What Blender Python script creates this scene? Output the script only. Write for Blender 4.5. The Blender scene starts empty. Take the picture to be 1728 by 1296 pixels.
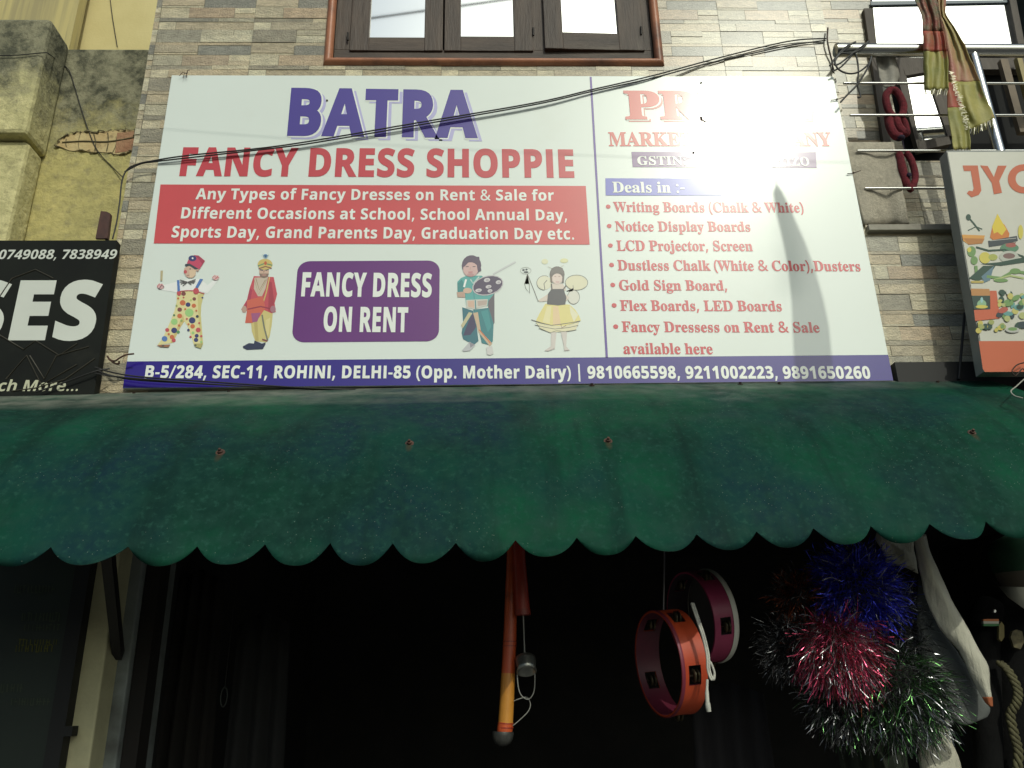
import bpy, math, random
from mathutils import Vector, Matrix, noise
from mathutils.geometry import tessellate_polygon
R = math.radians
random.seed(7)
SC = bpy.context.scene
COL = SC.collection

# ------------------------------------------------------------------ camera
FPX = 1400.0                      # focal length in pixels of the 1728 px wide frame
PITCH, YAW, ROLL = R(20.82), R(1.92), R(-1.24)
CAM = Vector((-.109, -3.066, 1.55))
_f = Vector((math.sin(YAW)*math.cos(PITCH), math.cos(YAW)*math.cos(PITCH), math.sin(PITCH)))
_r = Vector((math.cos(YAW), -math.sin(YAW), 0)); _u = _r.cross(_f)
_c, _s = math.cos(ROLL), math.sin(ROLL)
RT, UP, FW = _c*_r+_s*_u, -_s*_r+_c*_u, _f
cd = bpy.data.cameras.new('camera'); cam = bpy.data.objects.new('camera', cd); COL.objects.link(cam)
cd.sensor_width = 36; cd.lens = 36*FPX/1728; cd.clip_start = .05; cd.clip_end = 800
mw = Matrix((RT, UP, -FW)).transposed().to_4x4(); mw.translation = CAM; cam.matrix_world = mw
SC.camera = cam

# ------------------------------------------------------------------ sky, sun, exposure
SUN = Vector((.2903, -.7468, .5983)).normalized()
w = bpy.data.worlds.new('World'); SC.world = w; w.use_nodes = True
nt = w.node_tree; nt.nodes.clear()
sky = nt.nodes.new('ShaderNodeTexSky'); sky.sky_type = 'NISHITA'; sky.sun_disc = False
sky.sun_elevation = math.asin(SUN.z); sky.sun_rotation = math.atan2(SUN.x, SUN.y)
sky.dust_density = 5; sky.air_density = 1.0
bg = nt.nodes.new('ShaderNodeBackground'); bg.inputs[1].default_value = .135
wo = nt.nodes.new('ShaderNodeOutputWorld')
tn = nt.nodes.new('ShaderNodeMix'); tn.data_type = 'RGBA'; tn.blend_type = 'MULTIPLY'; tn.inputs[0].default_value = 1; tn.inputs[7].default_value = (.84, 1, 1.04, 1)
nt.links.new(sky.outputs[0], tn.inputs[6]); nt.links.new(tn.outputs[2], bg.inputs[0]); nt.links.new(bg.outputs[0], wo.inputs[0])
sl = bpy.data.lights.new('sun', 'SUN'); sl.energy = 2.65; sl.angle = R(.53); sl.color = (.99, 1, .86)
so = bpy.data.objects.new('sun', sl); COL.objects.link(so); so.location = (6, -16, 14)
so.rotation_mode = 'QUATERNION'; so.rotation_quaternion = SUN.to_track_quat('Z', 'Y')
SC.view_settings.view_transform = 'Standard'; SC.view_settings.look = 'None'
SC.view_settings.exposure = -0.69; SC.view_settings.gamma = 1
SC.cycles.max_bounces = 8; SC.cycles.sample_clamp_indirect = 6

# ------------------------------------------------------------------ helpers
def at(px, py, Y):
    d = RT*((px-864)/FPX) + UP*((648-py)/FPX) + FW
    return CAM + d*((Y-CAM.y)/d.y)
def atd(px, py, Y): return at(px, py, Y)
def interp(tab, x):
    if x <= tab[0][0]: a, b = tab[0], tab[1]
    elif x >= tab[-1][0]: a, b = tab[-2], tab[-1]
    else:
        for a, b in zip(tab, tab[1:]):
            if a[0] <= x <= b[0]: break
    return a[1] + (b[1]-a[1])*(x-a[0])/(b[0]-a[0])
def smooth_path(pts, n=6):
    P = [Vector(p) for p in pts]; out = []
    for i in range(len(P)-1):
        p0 = P[max(i-1, 0)]; p1 = P[i]; p2 = P[i+1]; p3 = P[min(i+2, len(P)-1)]
        for j in range(n):
            t = j/n
            out.append(.5*((2*p1)+(p2-p0)*t+(2*p0-5*p1+4*p2-p3)*t*t+(3*p1-p0-3*p2+p3)*t**3))
    out.append(P[-1]); return out

MATS = {}
def mat(name, col, rough=.55, col2=None, scale=6, detail=6, lo=.35, hi=.65, stretch=(1, 1, 1), bump=0, bscale=60, metal=0,
        spec=.5, coat=0, coat_rough=.1, bstretch=(1, 1, 1), attr=False, dirt=None, dscale=3, dlo=.5, dhi=.75):
    """Principled material; base colour = two colours mixed by a world-position noise, optional dirt layer and bump"""
    if name in MATS: return MATS[name]
    m = bpy.data.materials.new(name); m.use_nodes = True; t = m.node_tree
    b = t.nodes['Principled BSDF']; N = t.nodes.new; L = t.links.new
    b.inputs['Roughness'].default_value = rough; b.inputs['Metallic'].default_value = metal
    b.inputs['Specular IOR Level'].default_value = spec
    b.inputs['Coat Weight'].default_value = coat; b.inputs['Coat Roughness'].default_value = coat_rough
    g = N('ShaderNodeNewGeometry')
    def wnoise(sc, st, det):
        mp = N('ShaderNodeMapping'); mp.inputs['Scale'].default_value = st; L(g.outputs['Position'], mp.inputs[0])
        n = N('ShaderNodeTexNoise'); n.inputs['Scale'].default_value = sc; n.inputs['Detail'].default_value = det
        n.inputs['Roughness'].default_value = .62; L(mp.outputs[0], n.inputs['Vector']); return n
    def ramp(src, a, c):
        r = N('ShaderNodeMapRange'); r.inputs[1].default_value = a; r.inputs[2].default_value = c; L(src, r.inputs[0]); return r.outputs[0]
    def mix(fac, a, c, mode='MIX'):
        x = N('ShaderNodeMix'); x.data_type = 'RGBA'; x.blend_type = mode; L(fac, x.inputs[0])
        for s, q in ((6, a), (7, c)):
            if isinstance(q, tuple): x.inputs[s].default_value = q
            else: L(q, x.inputs[s])
        return x.outputs[2]
    c1 = (*col, 1); out = None
    if attr:
        a = N('ShaderNodeAttribute'); a.attribute_name = 'Col'
        out = a.outputs['Color']
        n = wnoise(scale, stretch, detail)
        mul = N('ShaderNodeMapRange'); mul.inputs[1].default_value = lo; mul.inputs[2].default_value = hi
        mul.inputs[3].default_value = .68; mul.inputs[4].default_value = 1.32; L(n.outputs[0], mul.inputs[0])
        v = N('ShaderNodeVectorMath'); v.operation = 'SCALE'; L(out, v.inputs[0]); L(mul.outputs[0], v.inputs['Scale']); out = v.outputs[0]
    elif col2 is not None:
        n = wnoise(scale, stretch, detail); out = mix(ramp(n.outputs[0], lo, hi), c1, (*col2, 1))
    if dirt is not None:
        n = wnoise(dscale, stretch, 8); out = mix(ramp(n.outputs[0], dlo, dhi), out if out is not None else c1, (*dirt, 1))
    if out is None: b.inputs['Base Color'].default_value = c1
    else: L(out, b.inputs['Base Color'])
    if bump:
        n = wnoise(bscale, bstretch, 6); bp = N('ShaderNodeBump'); bp.inputs['Strength'].default_value = min(1, bump)
        bp.inputs['Distance'].default_value = .01; L(n.outputs[0], bp.inputs['Height']); L(bp.outputs[0], b.inputs['Normal'])
    MATS[name] = m; return m

class MB:
    def __init__(s): s.v = []; s.f = []; s.m = []; s.mats = []; s.sm = []; s.cols = None
    def mi(s, m):
        if m not in s.mats: s.mats.append(m)
        return s.mats.index(m)
    def poly(s, pts, m, sm=False):
        k = len(s.v); s.v += [Vector(p) for p in pts]; s.f.append(tuple(range(k, k+len(pts)))); s.m.append(s.mi(m)); s.sm.append(sm)
    def box(s, a, b, m, rot=None, piv=None):
        x0, y0, z0 = a; x1, y1, z1 = b; k = len(s.v)
        P = [Vector(p) for p in ((x0, y0, z0), (x1, y0, z0), (x1, y1, z0), (x0, y1, z0), (x0, y0, z1), (x1, y0, z1), (x1, y1, z1), (x0, y1, z1))]
        if rot is not None:
            piv = Vector(piv); P = [piv + rot @ (p-piv) for p in P]
        s.v += P
        for q in ((0, 3, 2, 1), (4, 5, 6, 7), (0, 1, 5, 4), (1, 2, 6, 5), (2, 3, 7, 6), (3, 0, 4, 7)):
            s.f.append(tuple(k+i for i in q)); s.m.append(s.mi(m)); s.sm.append(False)
    def prism(s, pts, depth, m):
        """pts: 3D polygon facing -y; extruded by depth along +y"""
        d = Vector((0, depth, 0)); P = [Vector(p) for p in pts]; n = len(P)
        s.poly(P, m); s.poly([p+d for p in reversed(P)], m)
        for i in range(n): s.poly([P[i], P[i]+d, P[(i+1) % n]+d, P[(i+1) % n]], m)
    def grid(s, rows, m, sm=True, closed=False):
        k = len(s.v); h = len(rows); wd = len(rows[0])
        for r in rows: s.v += [Vector(p) for p in r]
        for i in range(h-1):
            for j in range(wd if closed else wd-1):
                j2 = (j+1) % wd
                s.f.append((k+i*wd+j, k+i*wd+j2, k+(i+1)*wd+j2, k+(i+1)*wd+j)); s.m.append(s.mi(m)); s.sm.append(sm)
    def tube(s, path, r, m, n=8, cap=True):
        P = [Vector(p) for p in path]; rows = []; prev = None
        for i, p in enumerate(P):
            d = (P[min(i+1, len(P)-1)]-P[max(i-1, 0)])
            d = d.normalized() if d.length > 1e-9 else Vector((0, 0, 1))
            if prev is None:
                a = Vector((0, 0, 1)) if abs(d.z) < .9 else Vector((1, 0, 0)); u = (a-d*a.dot(d)).normalized()
            else:
                u = prev-d*prev.dot(d); u = u.normalized() if u.length > 1e-6 else prev
            prev = u; v = d.cross(u); rr = r[i] if isinstance(r, (list, tuple)) else r
            rows.append([p+(u*math.cos(2*math.pi*j/n)+v*math.sin(2*math.pi*j/n))*rr for j in range(n)])
        s.grid(rows, m, True, True)
        if cap: s.poly(list(reversed(rows[0])), m); s.poly(rows[-1], m)
    def lathe(s, prof, c, ax, m, n=24, sm=True, cap=False):
        """prof: (radius, distance along ax) list"""
        ax = Vector(ax).normalized(); a = Vector((0, 0, 1)) if abs(ax.z) < .9 else Vector((1, 0, 0))
        u = (a-ax*a.dot(ax)).normalized(); v = ax.cross(u); c = Vector(c)
        rows = [[c+ax*h+(u*math.cos(2*math.pi*j/n)+v*math.sin(2*math.pi*j/n))*r for j in range(n)] for r, h in prof]
        s.grid(rows, m, sm, True)
        if cap: s.poly(list(reversed(rows[0])), m); s.poly(rows[-1], m)
    def ball(s, c, r, m, n=16, k=10):
        c = Vector(c); r = r if isinstance(r, (tuple, list)) else (r, r, r)
        s.grid([[c+Vector((r[0]*math.sin(math.pi*i/k)*math.cos(2*math.pi*j/n), r[1]*math.sin(math.pi*i/k)*math.sin(2*math.pi*j/n), r[2]*math.cos(math.pi*i/k)))
                 for j in range(n)] for i in range(k+1)], m, True, True)
    def flat(s, contours, y, m):
        """fill 2D (x,z) contours, holes by even-odd, on the plane y, facing -y"""
        tri = tessellate_polygon([[Vector((p[0], p[1], 0)) for p in c] for c in contours])
        P = [p for c in contours for p in c]; k = len(s.v)
        s.v += [Vector((p[0], y, p[1])) for p in P]
        for a, b, c in tri:
            A, B, C = P[a], P[b], P[c]
            cr = (B[0]-A[0])*(C[1]-A[1])-(B[1]-A[1])*(C[0]-A[0])
            if abs(cr) < 1e-12: continue
            s.f.append((k+a, k+b, k+c) if cr > 0 else (k+a, k+c, k+b)); s.m.append(s.mi(m)); s.sm.append(False)
    def build(s, name, parent=None, solid=0, weld=False, bevel=0):
        me = bpy.data.meshes.new(name); o = bpy.data.objects.new(name, me); COL.objects.link(o)
        if parent is not None:
            org = Vector((0, 0, 0)); q = parent
            while q is not None: org = org+q.location; q = q.parent
            o.parent = parent
        elif s.cols is None and name not in SETTING:
            xs = [p.x for p in s.v]; ys = [p.y for p in s.v]; zs = [p.z for p in s.v]
            org = Vector(((min(xs)+max(xs))/2, (min(ys)+max(ys))/2, min(zs))); o.location = org
        else: org = Vector((0, 0, 0))
        me.from_pydata([tuple(p-org) for p in s.v], [], s.f)
        for m in s.mats: me.materials.append(m)
        me.polygons.foreach_set('material_index', s.m); me.polygons.foreach_set('use_smooth', s.sm)
        if s.cols is not None:
            ca = me.color_attributes.new('Col', 'FLOAT_COLOR', 'CORNER')
            arr = []
            for p in me.polygons: arr += [*s.cols[p.index], 1]*p.loop_total
            ca.data.foreach_set('color', arr)
        me.validate(); me.update()
        if weld:
            md = o.modifiers.new('weld', 'WELD'); md.merge_threshold = 1e-4
        if solid:
            md = o.modifiers.new('solid', 'SOLIDIFY'); md.thickness = solid; md.offset = 0
        if bevel:
            md = o.modifiers.new('bevel', 'BEVEL'); md.width = bevel; md.segments = 2; md.limit_method = 'ANGLE'
        return o
SETTING = {'ground', 'road', 'pavement'}
def tag(o, label, cat, group=None):
    o['label'] = label; o['category'] = cat
    if group: o['group'] = group
    return o
def thing(name, label, cat, loc, group=None):
    o = bpy.data.objects.new(name, None); o.empty_display_size = .1; COL.objects.link(o); o.location = Vector(loc); return tag(o, label, cat, group)

# ------------------------------------------------------------------ lettering outlines (glyph <tab> advance <tab> contours)
GLYPHS = {}
for _l in """S 	175	
S&	492	187 -7 144 -3 107 9 77 28 54 54 40 86 36 125 39 157 48 185 63 208 84 228 109 248 139 266 99 318 89 337 83 359 81 382 84 413 95 439 114 459 139 475 169 484 204 487 237 484 266 475 289 460 306 439 317 414 320 383 317 357 308 333 293 312 273 293 250 275 224 258 354 133 365 148 374 164 382 181 401 240 461 240 453 212 444 185 434 160 422 136 408 115 392 95 490 0 410 0 352 56 330 39 307 24 281 11 254 1 222 -5|188 293 212 308 231 322 245 336 254 350 260 366 262 383 260 399 255 412 246 423 234 432 219 437 202 439 185 437 169 432 156 424 146 413 140 399 138 383 140 367 144 352 151 338 161 324 173 309|189 46 216 47 241 52 263 60 282 70 299 81 314 93 175 229 152 215 133 200 118 185 106 169 100 150 97 127 100 104 108 84 122 68 141 56 163 48
S(	201	126 -106 95 -65 70 -20 51 28 37 79 30 131 27 184 30 238 37 291 51 342 70 391 95 437 126 480 181 480 153 436 129 390 110 340 97 289 89 238 87 185 89 133 97 82 110 32 129 -17 152 -63 181 -106
S)	201	21 -106 49 -63 73 -17 91 32 104 82 112 133 115 185 112 238 104 289 91 340 73 390 49 436 20 480 76 480 107 437 132 391 151 342 164 291 172 238 175 184 172 131 164 79 151 28 132 -20 107 -65 76 -106
S,	180	28 -87 47 -3 61 78 124 78 129 71 104 -8 71 -87
S-	216	27 154 27 206 189 206 189 154
S.	180	89 -9 79 -8 69 -5 60 1 54 10 50 22 48 36 50 51 54 63 60 71 69 77 79 80 89 81 100 80 110 77 119 71 126 63 130 51 132 36 130 22 126 10 119 1 110 -5 100 -8
S/	250	7 0 185 480 243 480 64 0
S0	384	191 -7 139 1 96 22 64 59 42 108 29 168 24 240 26 289 31 333 40 373 53 407 71 435 93 457 121 474 153 484 191 487 244 480 286 458 318 422 341 373 355 312 359 240 357 191 352 147 343 107 330 74 312 45 290 23 263 6 230 -3|191 75 214 80 231 93 244 116 252 148 257 189 259 240 257 290 252 331 244 363 231 386 214 400 191 405 169 400 151 386 139 363 131 331 126 290 125 240 126 190 131 149 139 117 151 94 169 80
S1	384	176 0 176 277 177 323 179 373 164 358 144 340 89 296 40 357 194 480 277 480 277 0
S2	384	27 0 27 71 147 192 206 254 219 271 230 286 238 300 243 314 247 329 248 345 246 362 241 376 232 388 220 395 206 400 189 402 171 400 153 396 136 389 118 379 100 367 81 353 26 418 70 451 86 461 104 469 123 476 145 482 170 485 197 486 227 484 254 479 278 469 299 456 316 441 330 423 340 402 347 380 349 357 347 331 342 307 333 284 321 263 305 241 287 220 215 148 153 90 153 85 362 85 362 0
S3	384	164 -7 114 -4 68 5 26 19 26 105 46 96 68 88 90 82 112 77 133 75 153 74 186 76 211 82 229 93 241 107 249 125 251 146 250 158 247 170 241 180 233 188 221 195 206 200 187 204 163 207 136 208 99 208 99 285 136 285 164 286 186 289 204 294 218 300 228 308 235 317 240 327 243 338 244 350 242 366 237 379 228 390 215 398 198 403 175 404 153 403 134 399 116 393 73 369 26 439 46 452 68 463 92 473 119 480 149 485 183 486 229 483 268 473 300 456 324 434 338 406 343 372 340 341 330 315 313 293 292 275 267 262 240 253 240 251 275 244 304 232 327 216 344 195 354 169 357 140 355 113 348 88 337 65 321 44 300 27 274 12 243 2 206 -5
S4	384	216 0 216 99 11 99 11 170 222 480 315 480 315 178 373 178 373 99 315 99 315 0|101 178 216 178 216 259 217 297 219 338 220 363 218 363 205 337 189 311
S5	384	162 -7 137 -6 114 -4 91 0 70 5 50 12 33 19 33 107 51 99 71 91 93 85 116 80 137 77 158 76 186 78 209 84 227 94 241 109 249 128 251 152 247 178 236 198 217 213 190 221 155 224 116 221 83 214 42 235 60 480 320 480 320 394 149 394 140 300 165 304 201 306 230 304 256 299 279 289 301 277 319 260 333 240 344 217 351 191 353 161 348 112 332 71 305 38 268 13 220 -2
S6	384	199 -7 167 -4 138 3 110 16 86 33 64 57 47 85 34 119 26 158 24 203 24 231 26 258 30 285 35 312 42 337 51 362 62 385 76 406 93 425 113 443 136 457 162 469 192 478 226 483 264 485 297 484 328 480 328 399 301 404 271 406 234 404 203 397 178 387 159 373 143 355 132 334 125 310 119 284 117 256 121 256 131 271 144 284 160 296 178 304 200 310 225 312 264 307 298 294 325 272 346 242 358 205 362 160 357 112 342 71 318 38 285 13 245 -2|197 75 215 77 231 84 245 95 256 111 262 132 264 158 262 180 257 198 248 214 235 225 219 231 199 234 185 233 172 229 160 224 149 217 141 208 134 199 128 188 125 178 124 167 125 153 128 138 132 124 139 111 147 99 157 89 169 81 182 76
S7	384	75 0 255 394 18 394 18 480 362 480 362 416 181 0
S8	384	192 -7 142 -3 101 9 67 28 43 53 28 85 24 122 26 153 35 179 50 201 70 220 91 237 116 251 95 265 77 281 61 299 48 320 41 344 38 371 41 395 48 416 60 435 76 450 95 463 117 473 141 480 166 484 192 486 219 484 244 480 268 473 290 463 308 450 324 435 336 416 343 395 345 370 342 343 334 319 321 299 303 282 282 266 259 253 308 222 322 209 335 196 346 180 354 163 358 145 360 124 358 99 351 76 339 55 323 37 303 22 280 9 253 0 224 -5|192 296 207 303 220 312 232 321 242 333 248 346 250 363 248 377 243 389 233 399 221 406 207 410 191 412 176 410 162 406 150 399 141 389 135 377 134 363 136 347 141 334 151 322 163 313 177 304|191 68 214 70 233 75 247 84 258 96 264 110 266 127 265 139 261 149 255 159 229 184 196 204 187 209 168 198 151 187 137 175 126 161 120 145 118 128 120 111 126 97 136 85 150 75 169 70
S9	384	120 -7 87 -6 55 -2 55 79 83 75 113 73 150 75 180 81 205 92 225 106 240 124 251 144 259 168 264 194 267 222 263 222 252 207 240 194 225 183 207 174 184 168 156 167 118 171 86 184 58 206 38 236 26 274 21 318 26 367 41 407 65 441 98 465 138 480 185 485 216 482 246 475 273 462 298 445 319 422 336 393 350 359 357 320 360 275 359 247 357 220 354 193 349 167 342 141 333 117 321 93 307 72 290 53 271 35 248 21 221 9 191 0 157 -5|185 244 199 246 212 249 224 255 234 262 243 270 250 280 255 290 258 300 259 311 258 326 256 340 251 355 245 368 237 380 227 390 215 398 202 402 187 404 168 401 152 395 138 383 128 367 122 346 120 320 121 298 127 280 136 265 148 253 165 247
SA	463	0 0 169 482 293 482 463 0 354 0 319 114 144 114 109 0|170 199 295 199 259 311 251 340 240 375 232 407 223 374 212 336 204 311
SB	451	60 0 60 480 210 480 268 477 317 468 355 453 382 430 398 399 404 358 401 332 395 309 384 289 370 272 352 261 330 255 330 251 345 247 360 242 373 234 385 225 396 213 404 199 411 183 414 162 416 139 410 99 395 65 369 37 333 16 291 4 240 0|162 289 221 289 247 291 268 296 282 304 292 314 298 328 300 345 297 361 291 374 279 384 263 391 242 395 216 396 162 396|162 84 228 84 256 86 277 92 292 102 302 115 308 131 310 149 308 166 302 180 292 192 276 202 254 207 225 209 162 209
SC	428	255 -7 208 -3 168 7 133 24 103 47 80 76 62 110 49 149 41 192 39 239 42 286 51 328 65 367 85 402 111 431 141 455 177 472 218 483 264 486 288 485 312 482 335 477 359 470 382 462 404 453 371 370 317 392 299 397 282 401 264 402 228 397 198 382 175 358 157 325 147 285 144 238 147 191 156 152 172 120 195 97 226 83 264 78 284 79 303 81 323 85 386 103 386 18 365 10 344 4 324 -1 302 -4 279 -6
SD	497	60 0 60 480 211 480 259 477 302 468 342 453 376 432 404 406 427 374 444 336 455 293 458 244 450 170 427 109 389 61 337 27 273 7 196 0|162 84 206 84 258 90 300 109 329 141 347 185 353 242 349 290 337 329 318 359 291 380 257 392 216 396 162 396
SE	376	60 0 60 480 336 480 336 396 162 396 162 291 324 291 324 208 162 208 162 84 336 84 336 0
SF	369	60 0 60 480 335 480 335 396 161 396 161 273 323 273 323 189 161 189 161 0
SG	486	262 -7 196 0 141 21 97 56 65 105 45 166 39 240 42 288 52 332 68 371 91 405 119 433 153 456 193 473 238 483 289 486 315 485 340 483 365 478 389 472 411 465 432 457 398 375 348 394 329 398 309 401 289 402 261 399 235 393 212 381 192 366 175 347 162 325 152 299 146 270 144 238 145 208 149 181 156 155 167 133 180 114 197 98 217 87 241 80 269 78 305 80 333 85 333 185 242 185 242 269 433 269 433 21 354 1 326 -3 295 -6
SH	514	60 0 60 480 162 480 162 291 352 291 352 480 453 480 453 0 352 0 352 207 162 207 162 0
SI	261	21 0 21 58 80 85 80 395 21 422 21 480 240 480 240 422 181 395 181 85 240 58 240 0
SJ	222	10 -141 -24 -139 -50 -134 -50 -49 -27 -54 -2 -56 9 -55 20 -53 30 -49 39 -43 46 -35 52 -24 57 -9 60 9 60 30 60 480 162 480 162 31 160 -8 153 -41 143 -69 128 -92 110 -110 89 -124 65 -133 39 -139
SL	379	60 0 60 480 162 480 162 84 357 84 357 0
SM	633	60 0 60 480 199 480 312 113 314 113 435 480 573 480 573 0 478 0 478 227 479 279 481 335 483 375 480 375 357 0 263 0 148 376 145 376 148 336 150 278 151 223 151 0
SN	546	60 0 60 480 189 480 397 120 399 120 396 187 394 253 394 480 486 480 486 0 357 0 148 363 145 363 149 294 151 226 151 0
SO	535	267 -7 218 -3 176 7 139 24 108 48 83 76 63 111 50 150 42 193 39 241 42 289 50 332 63 371 83 405 108 433 139 456 176 473 219 484 268 487 317 484 360 473 396 456 427 433 452 405 471 370 485 331 493 288 496 240 493 193 485 150 471 110 452 76 427 47 396 24 360 7 317 -3|267 79 307 83 338 98 361 122 376 154 386 194 389 240 386 287 376 327 361 359 338 383 307 398 268 402 229 398 198 383 175 359 159 327 149 287 146 240 149 194 159 154 175 122 198 98 229 83
SP	422	60 0 60 480 214 480 270 475 315 462 349 440 373 410 387 373 392 330 390 303 384 276 374 252 360 229 340 209 316 193 286 180 249 173 206 171 162 171 162 0|162 254 195 254 222 256 245 261 264 271 278 285 286 303 289 326 286 352 276 371 260 385 237 393 208 396 162 396
SR	443	60 0 60 480 200 480 260 476 308 464 345 444 371 416 386 380 392 336 390 315 386 296 379 278 370 263 359 249 346 237 332 226 318 217 302 209 443 0 330 0 216 184 162 184 162 0|162 267 195 267 225 268 249 274 267 283 279 296 286 313 289 333 286 354 278 370 266 382 247 390 223 395 193 396 162 396
SS	370	167 -7 118 -4 73 6 31 22 31 117 102 90 126 83 150 79 175 77 197 79 215 84 228 92 237 102 242 114 244 128 241 145 232 160 217 172 198 183 176 195 150 207 114 225 77 253 66 265 56 279 48 293 41 310 38 329 36 350 41 390 56 423 80 450 113 470 152 482 199 486 223 485 247 482 270 478 341 453 308 373 249 394 232 398 214 401 195 402 178 400 163 396 151 388 143 378 137 367 136 353 138 337 146 324 158 313 176 302 199 290 226 277 250 265 271 253 289 241 305 227 318 212 329 196 337 178 342 157 343 133 338 93 323 59 297 31 262 10 219 -2
ST	389	144 0 144 395 13 395 13 480 375 480 375 395 245 395 245 0
SY	419	159 0 159 183 0 480 110 480 210 282 310 480 419 480 260 187 260 0
Sa	406	142 -7 111 -4 84 6 60 22 43 44 32 73 28 109 33 145 46 174 69 196 101 212 142 222 192 226 256 228 256 244 254 262 249 276 241 287 229 294 215 299 199 300 181 299 164 297 146 292 95 273 62 341 83 351 105 359 128 365 152 370 177 373 203 374 248 371 286 360 316 342 338 317 351 285 355 244 355 0 285 0 266 50 263 50 247 32 231 17 214 7 194 -1 170 -5|179 66 200 69 218 75 234 86 246 100 253 118 256 140 256 170 217 169 188 166 166 160 150 151 139 139 133 125 131 109 132 95 137 84 144 76 154 71 166 68
Sc	345	201 -7 151 -2 109 13 75 39 50 75 35 122 30 181 33 223 40 260 53 291 70 317 91 337 117 353 145 364 176 371 210 373 234 373 256 370 276 366 324 349 295 271 251 287 210 293 182 288 160 275 145 253 135 222 132 182 135 148 141 121 153 101 168 86 187 77 210 75 230 75 249 78 266 83 282 89 298 97 313 106 313 21 297 12 281 5 265 0 247 -4 226 -6
Sd	425	169 -7 130 -1 97 15 69 41 47 78 35 125 30 183 35 240 48 288 69 325 98 352 132 368 171 373 196 372 218 367 236 358 252 347 266 334 277 320 280 320 275 351 273 393 273 510 373 510 373 0 296 0 277 48 273 48 262 33 248 20 233 9 215 0 193 -5|203 73 228 76 248 84 262 98 271 117 277 141 279 171 279 182 278 215 272 242 263 264 249 280 229 289 202 292 182 289 165 279 150 264 140 242 134 214 132 181 134 148 140 121 150 100 165 85 182 76
Se	397	218 -7 183 -4 151 2 121 14 95 30 73 50 54 76 41 106 33 141 30 181 33 221 40 257 52 288 69 314 89 335 113 352 140 364 170 371 203 373 251 369 291 354 324 330 348 297 363 256 368 207 368 158 132 158 135 132 143 110 157 92 175 79 197 71 223 68 246 69 267 71 287 75 307 80 327 88 347 97 347 19 329 11 310 5 290 0 269 -4 245 -6|134 225 274 225 272 246 266 265 257 280 243 293 226 300 204 302 186 300 170 294 156 283 145 269 138 249
Sf	260	69 0 69 291 13 291 13 340 69 367 69 394 70 423 76 447 84 466 96 482 111 494 129 503 150 509 173 513 198 514 252 509 290 498 265 425 240 431 209 435 196 433 186 429 178 422 173 413 170 402 169 390 169 367 255 367 255 291 169 291 169 0
Sh	441	52 0 52 510 152 510 152 406 151 355 148 320 153 320 166 337 181 350 198 361 217 368 238 372 259 373 296 370 328 359 355 342 375 316 387 282 391 239 391 0 291 0 291 214 288 243 281 265 270 281 253 290 232 293 205 290 184 280 170 262 160 238 154 209 152 173 152 0
Si	205	103 412 88 414 75 417 64 423 55 432 50 445 48 461 50 478 55 491 64 500 75 506 88 509 103 510 117 509 130 506 141 500 150 491 155 478 157 461 155 445 150 432 141 423 130 417 117 414|52 0 52 367 152 367 152 0
Sl	205	52 0 52 510 152 510 152 0
Sn	441	52 0 52 367 129 367 142 320 148 320 161 337 177 350 196 361 217 368 238 372 261 373 297 370 329 359 355 342 375 316 387 282 391 239 391 0 291 0 291 214 289 238 285 258 277 274 265 285 250 291 232 293 204 290 184 280 169 262 160 238 154 209 152 173 152 0
So	416	207 -7 174 -4 144 3 116 15 91 32 70 54 53 80 40 111 33 145 30 184 36 240 51 287 78 324 114 352 157 368 209 373 242 371 272 364 300 351 325 334 346 313 363 287 375 257 383 223 385 184 380 128 364 81 337 43 302 15 258 -1|208 74 232 77 251 86 266 102 276 123 281 151 283 184 281 217 276 244 266 266 251 281 232 290 208 293 184 290 164 281 150 266 140 244 134 217 132 184 134 151 140 123 150 102 164 86 184 77
Sp	425	52 -161 52 367 134 367 148 319 152 319 163 333 177 346 192 357 210 366 232 372 257 373 295 368 328 352 357 325 378 288 391 241 395 184 390 127 377 79 355 42 326 15 293 -1 254 -7 229 -5 208 0 191 8 176 18 163 29 152 40 147 40 152 -13 152 -161|226 75 247 78 263 87 276 103 286 125 291 152 293 185 290 224 282 255 268 276 249 289 224 293 201 291 183 283 170 269 161 250 155 226 152 195 152 185 154 152 159 125 168 103 182 87 201 78
Sr	305	52 0 52 367 128 367 143 305 148 305 160 323 175 339 192 353 212 364 234 371 257 373 275 373 291 371 283 277 270 279 254 280 237 279 221 276 205 271 190 264 178 254 167 242 159 227 154 208 152 187 152 0
Ss	334	152 -7 86 -2 68 2 49 8 31 15 31 97 95 75 117 70 137 67 155 66 173 67 187 70 197 75 204 82 208 89 210 98 204 115 183 132 130 156 74 185 60 195 49 207 41 220 35 235 31 252 30 271 35 303 48 328 70 348 99 362 134 371 175 373 198 373 219 370 240 367 261 361 283 354 304 345 274 273 223 292 207 296 190 299 174 300 149 297 135 289 130 275 135 260 157 244 206 223 261 196 275 187 286 175 296 162 303 147 307 129 308 109 304 75 291 46 269 23 238 7 199 -3
St	291	178 -7 157 -6 137 -2 119 4 103 13 90 25 78 41 70 61 65 86 63 115 63 291 15 291 15 334 71 367 99 445 163 445 163 367 266 367 266 291 163 291 163 115 165 102 169 92 175 84 184 78 195 74 207 73 239 77 270 85 270 10 230 -2
Su	441	181 -7 144 -3 112 7 86 25 66 51 54 85 50 128 50 367 150 367 150 152 152 129 157 109 165 93 176 82 191 75 210 73 237 77 258 87 272 104 281 128 287 158 289 194 289 367 389 367 389 0 312 0 299 47 293 47 280 30 264 16 245 6 225 -1 203 -5
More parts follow.
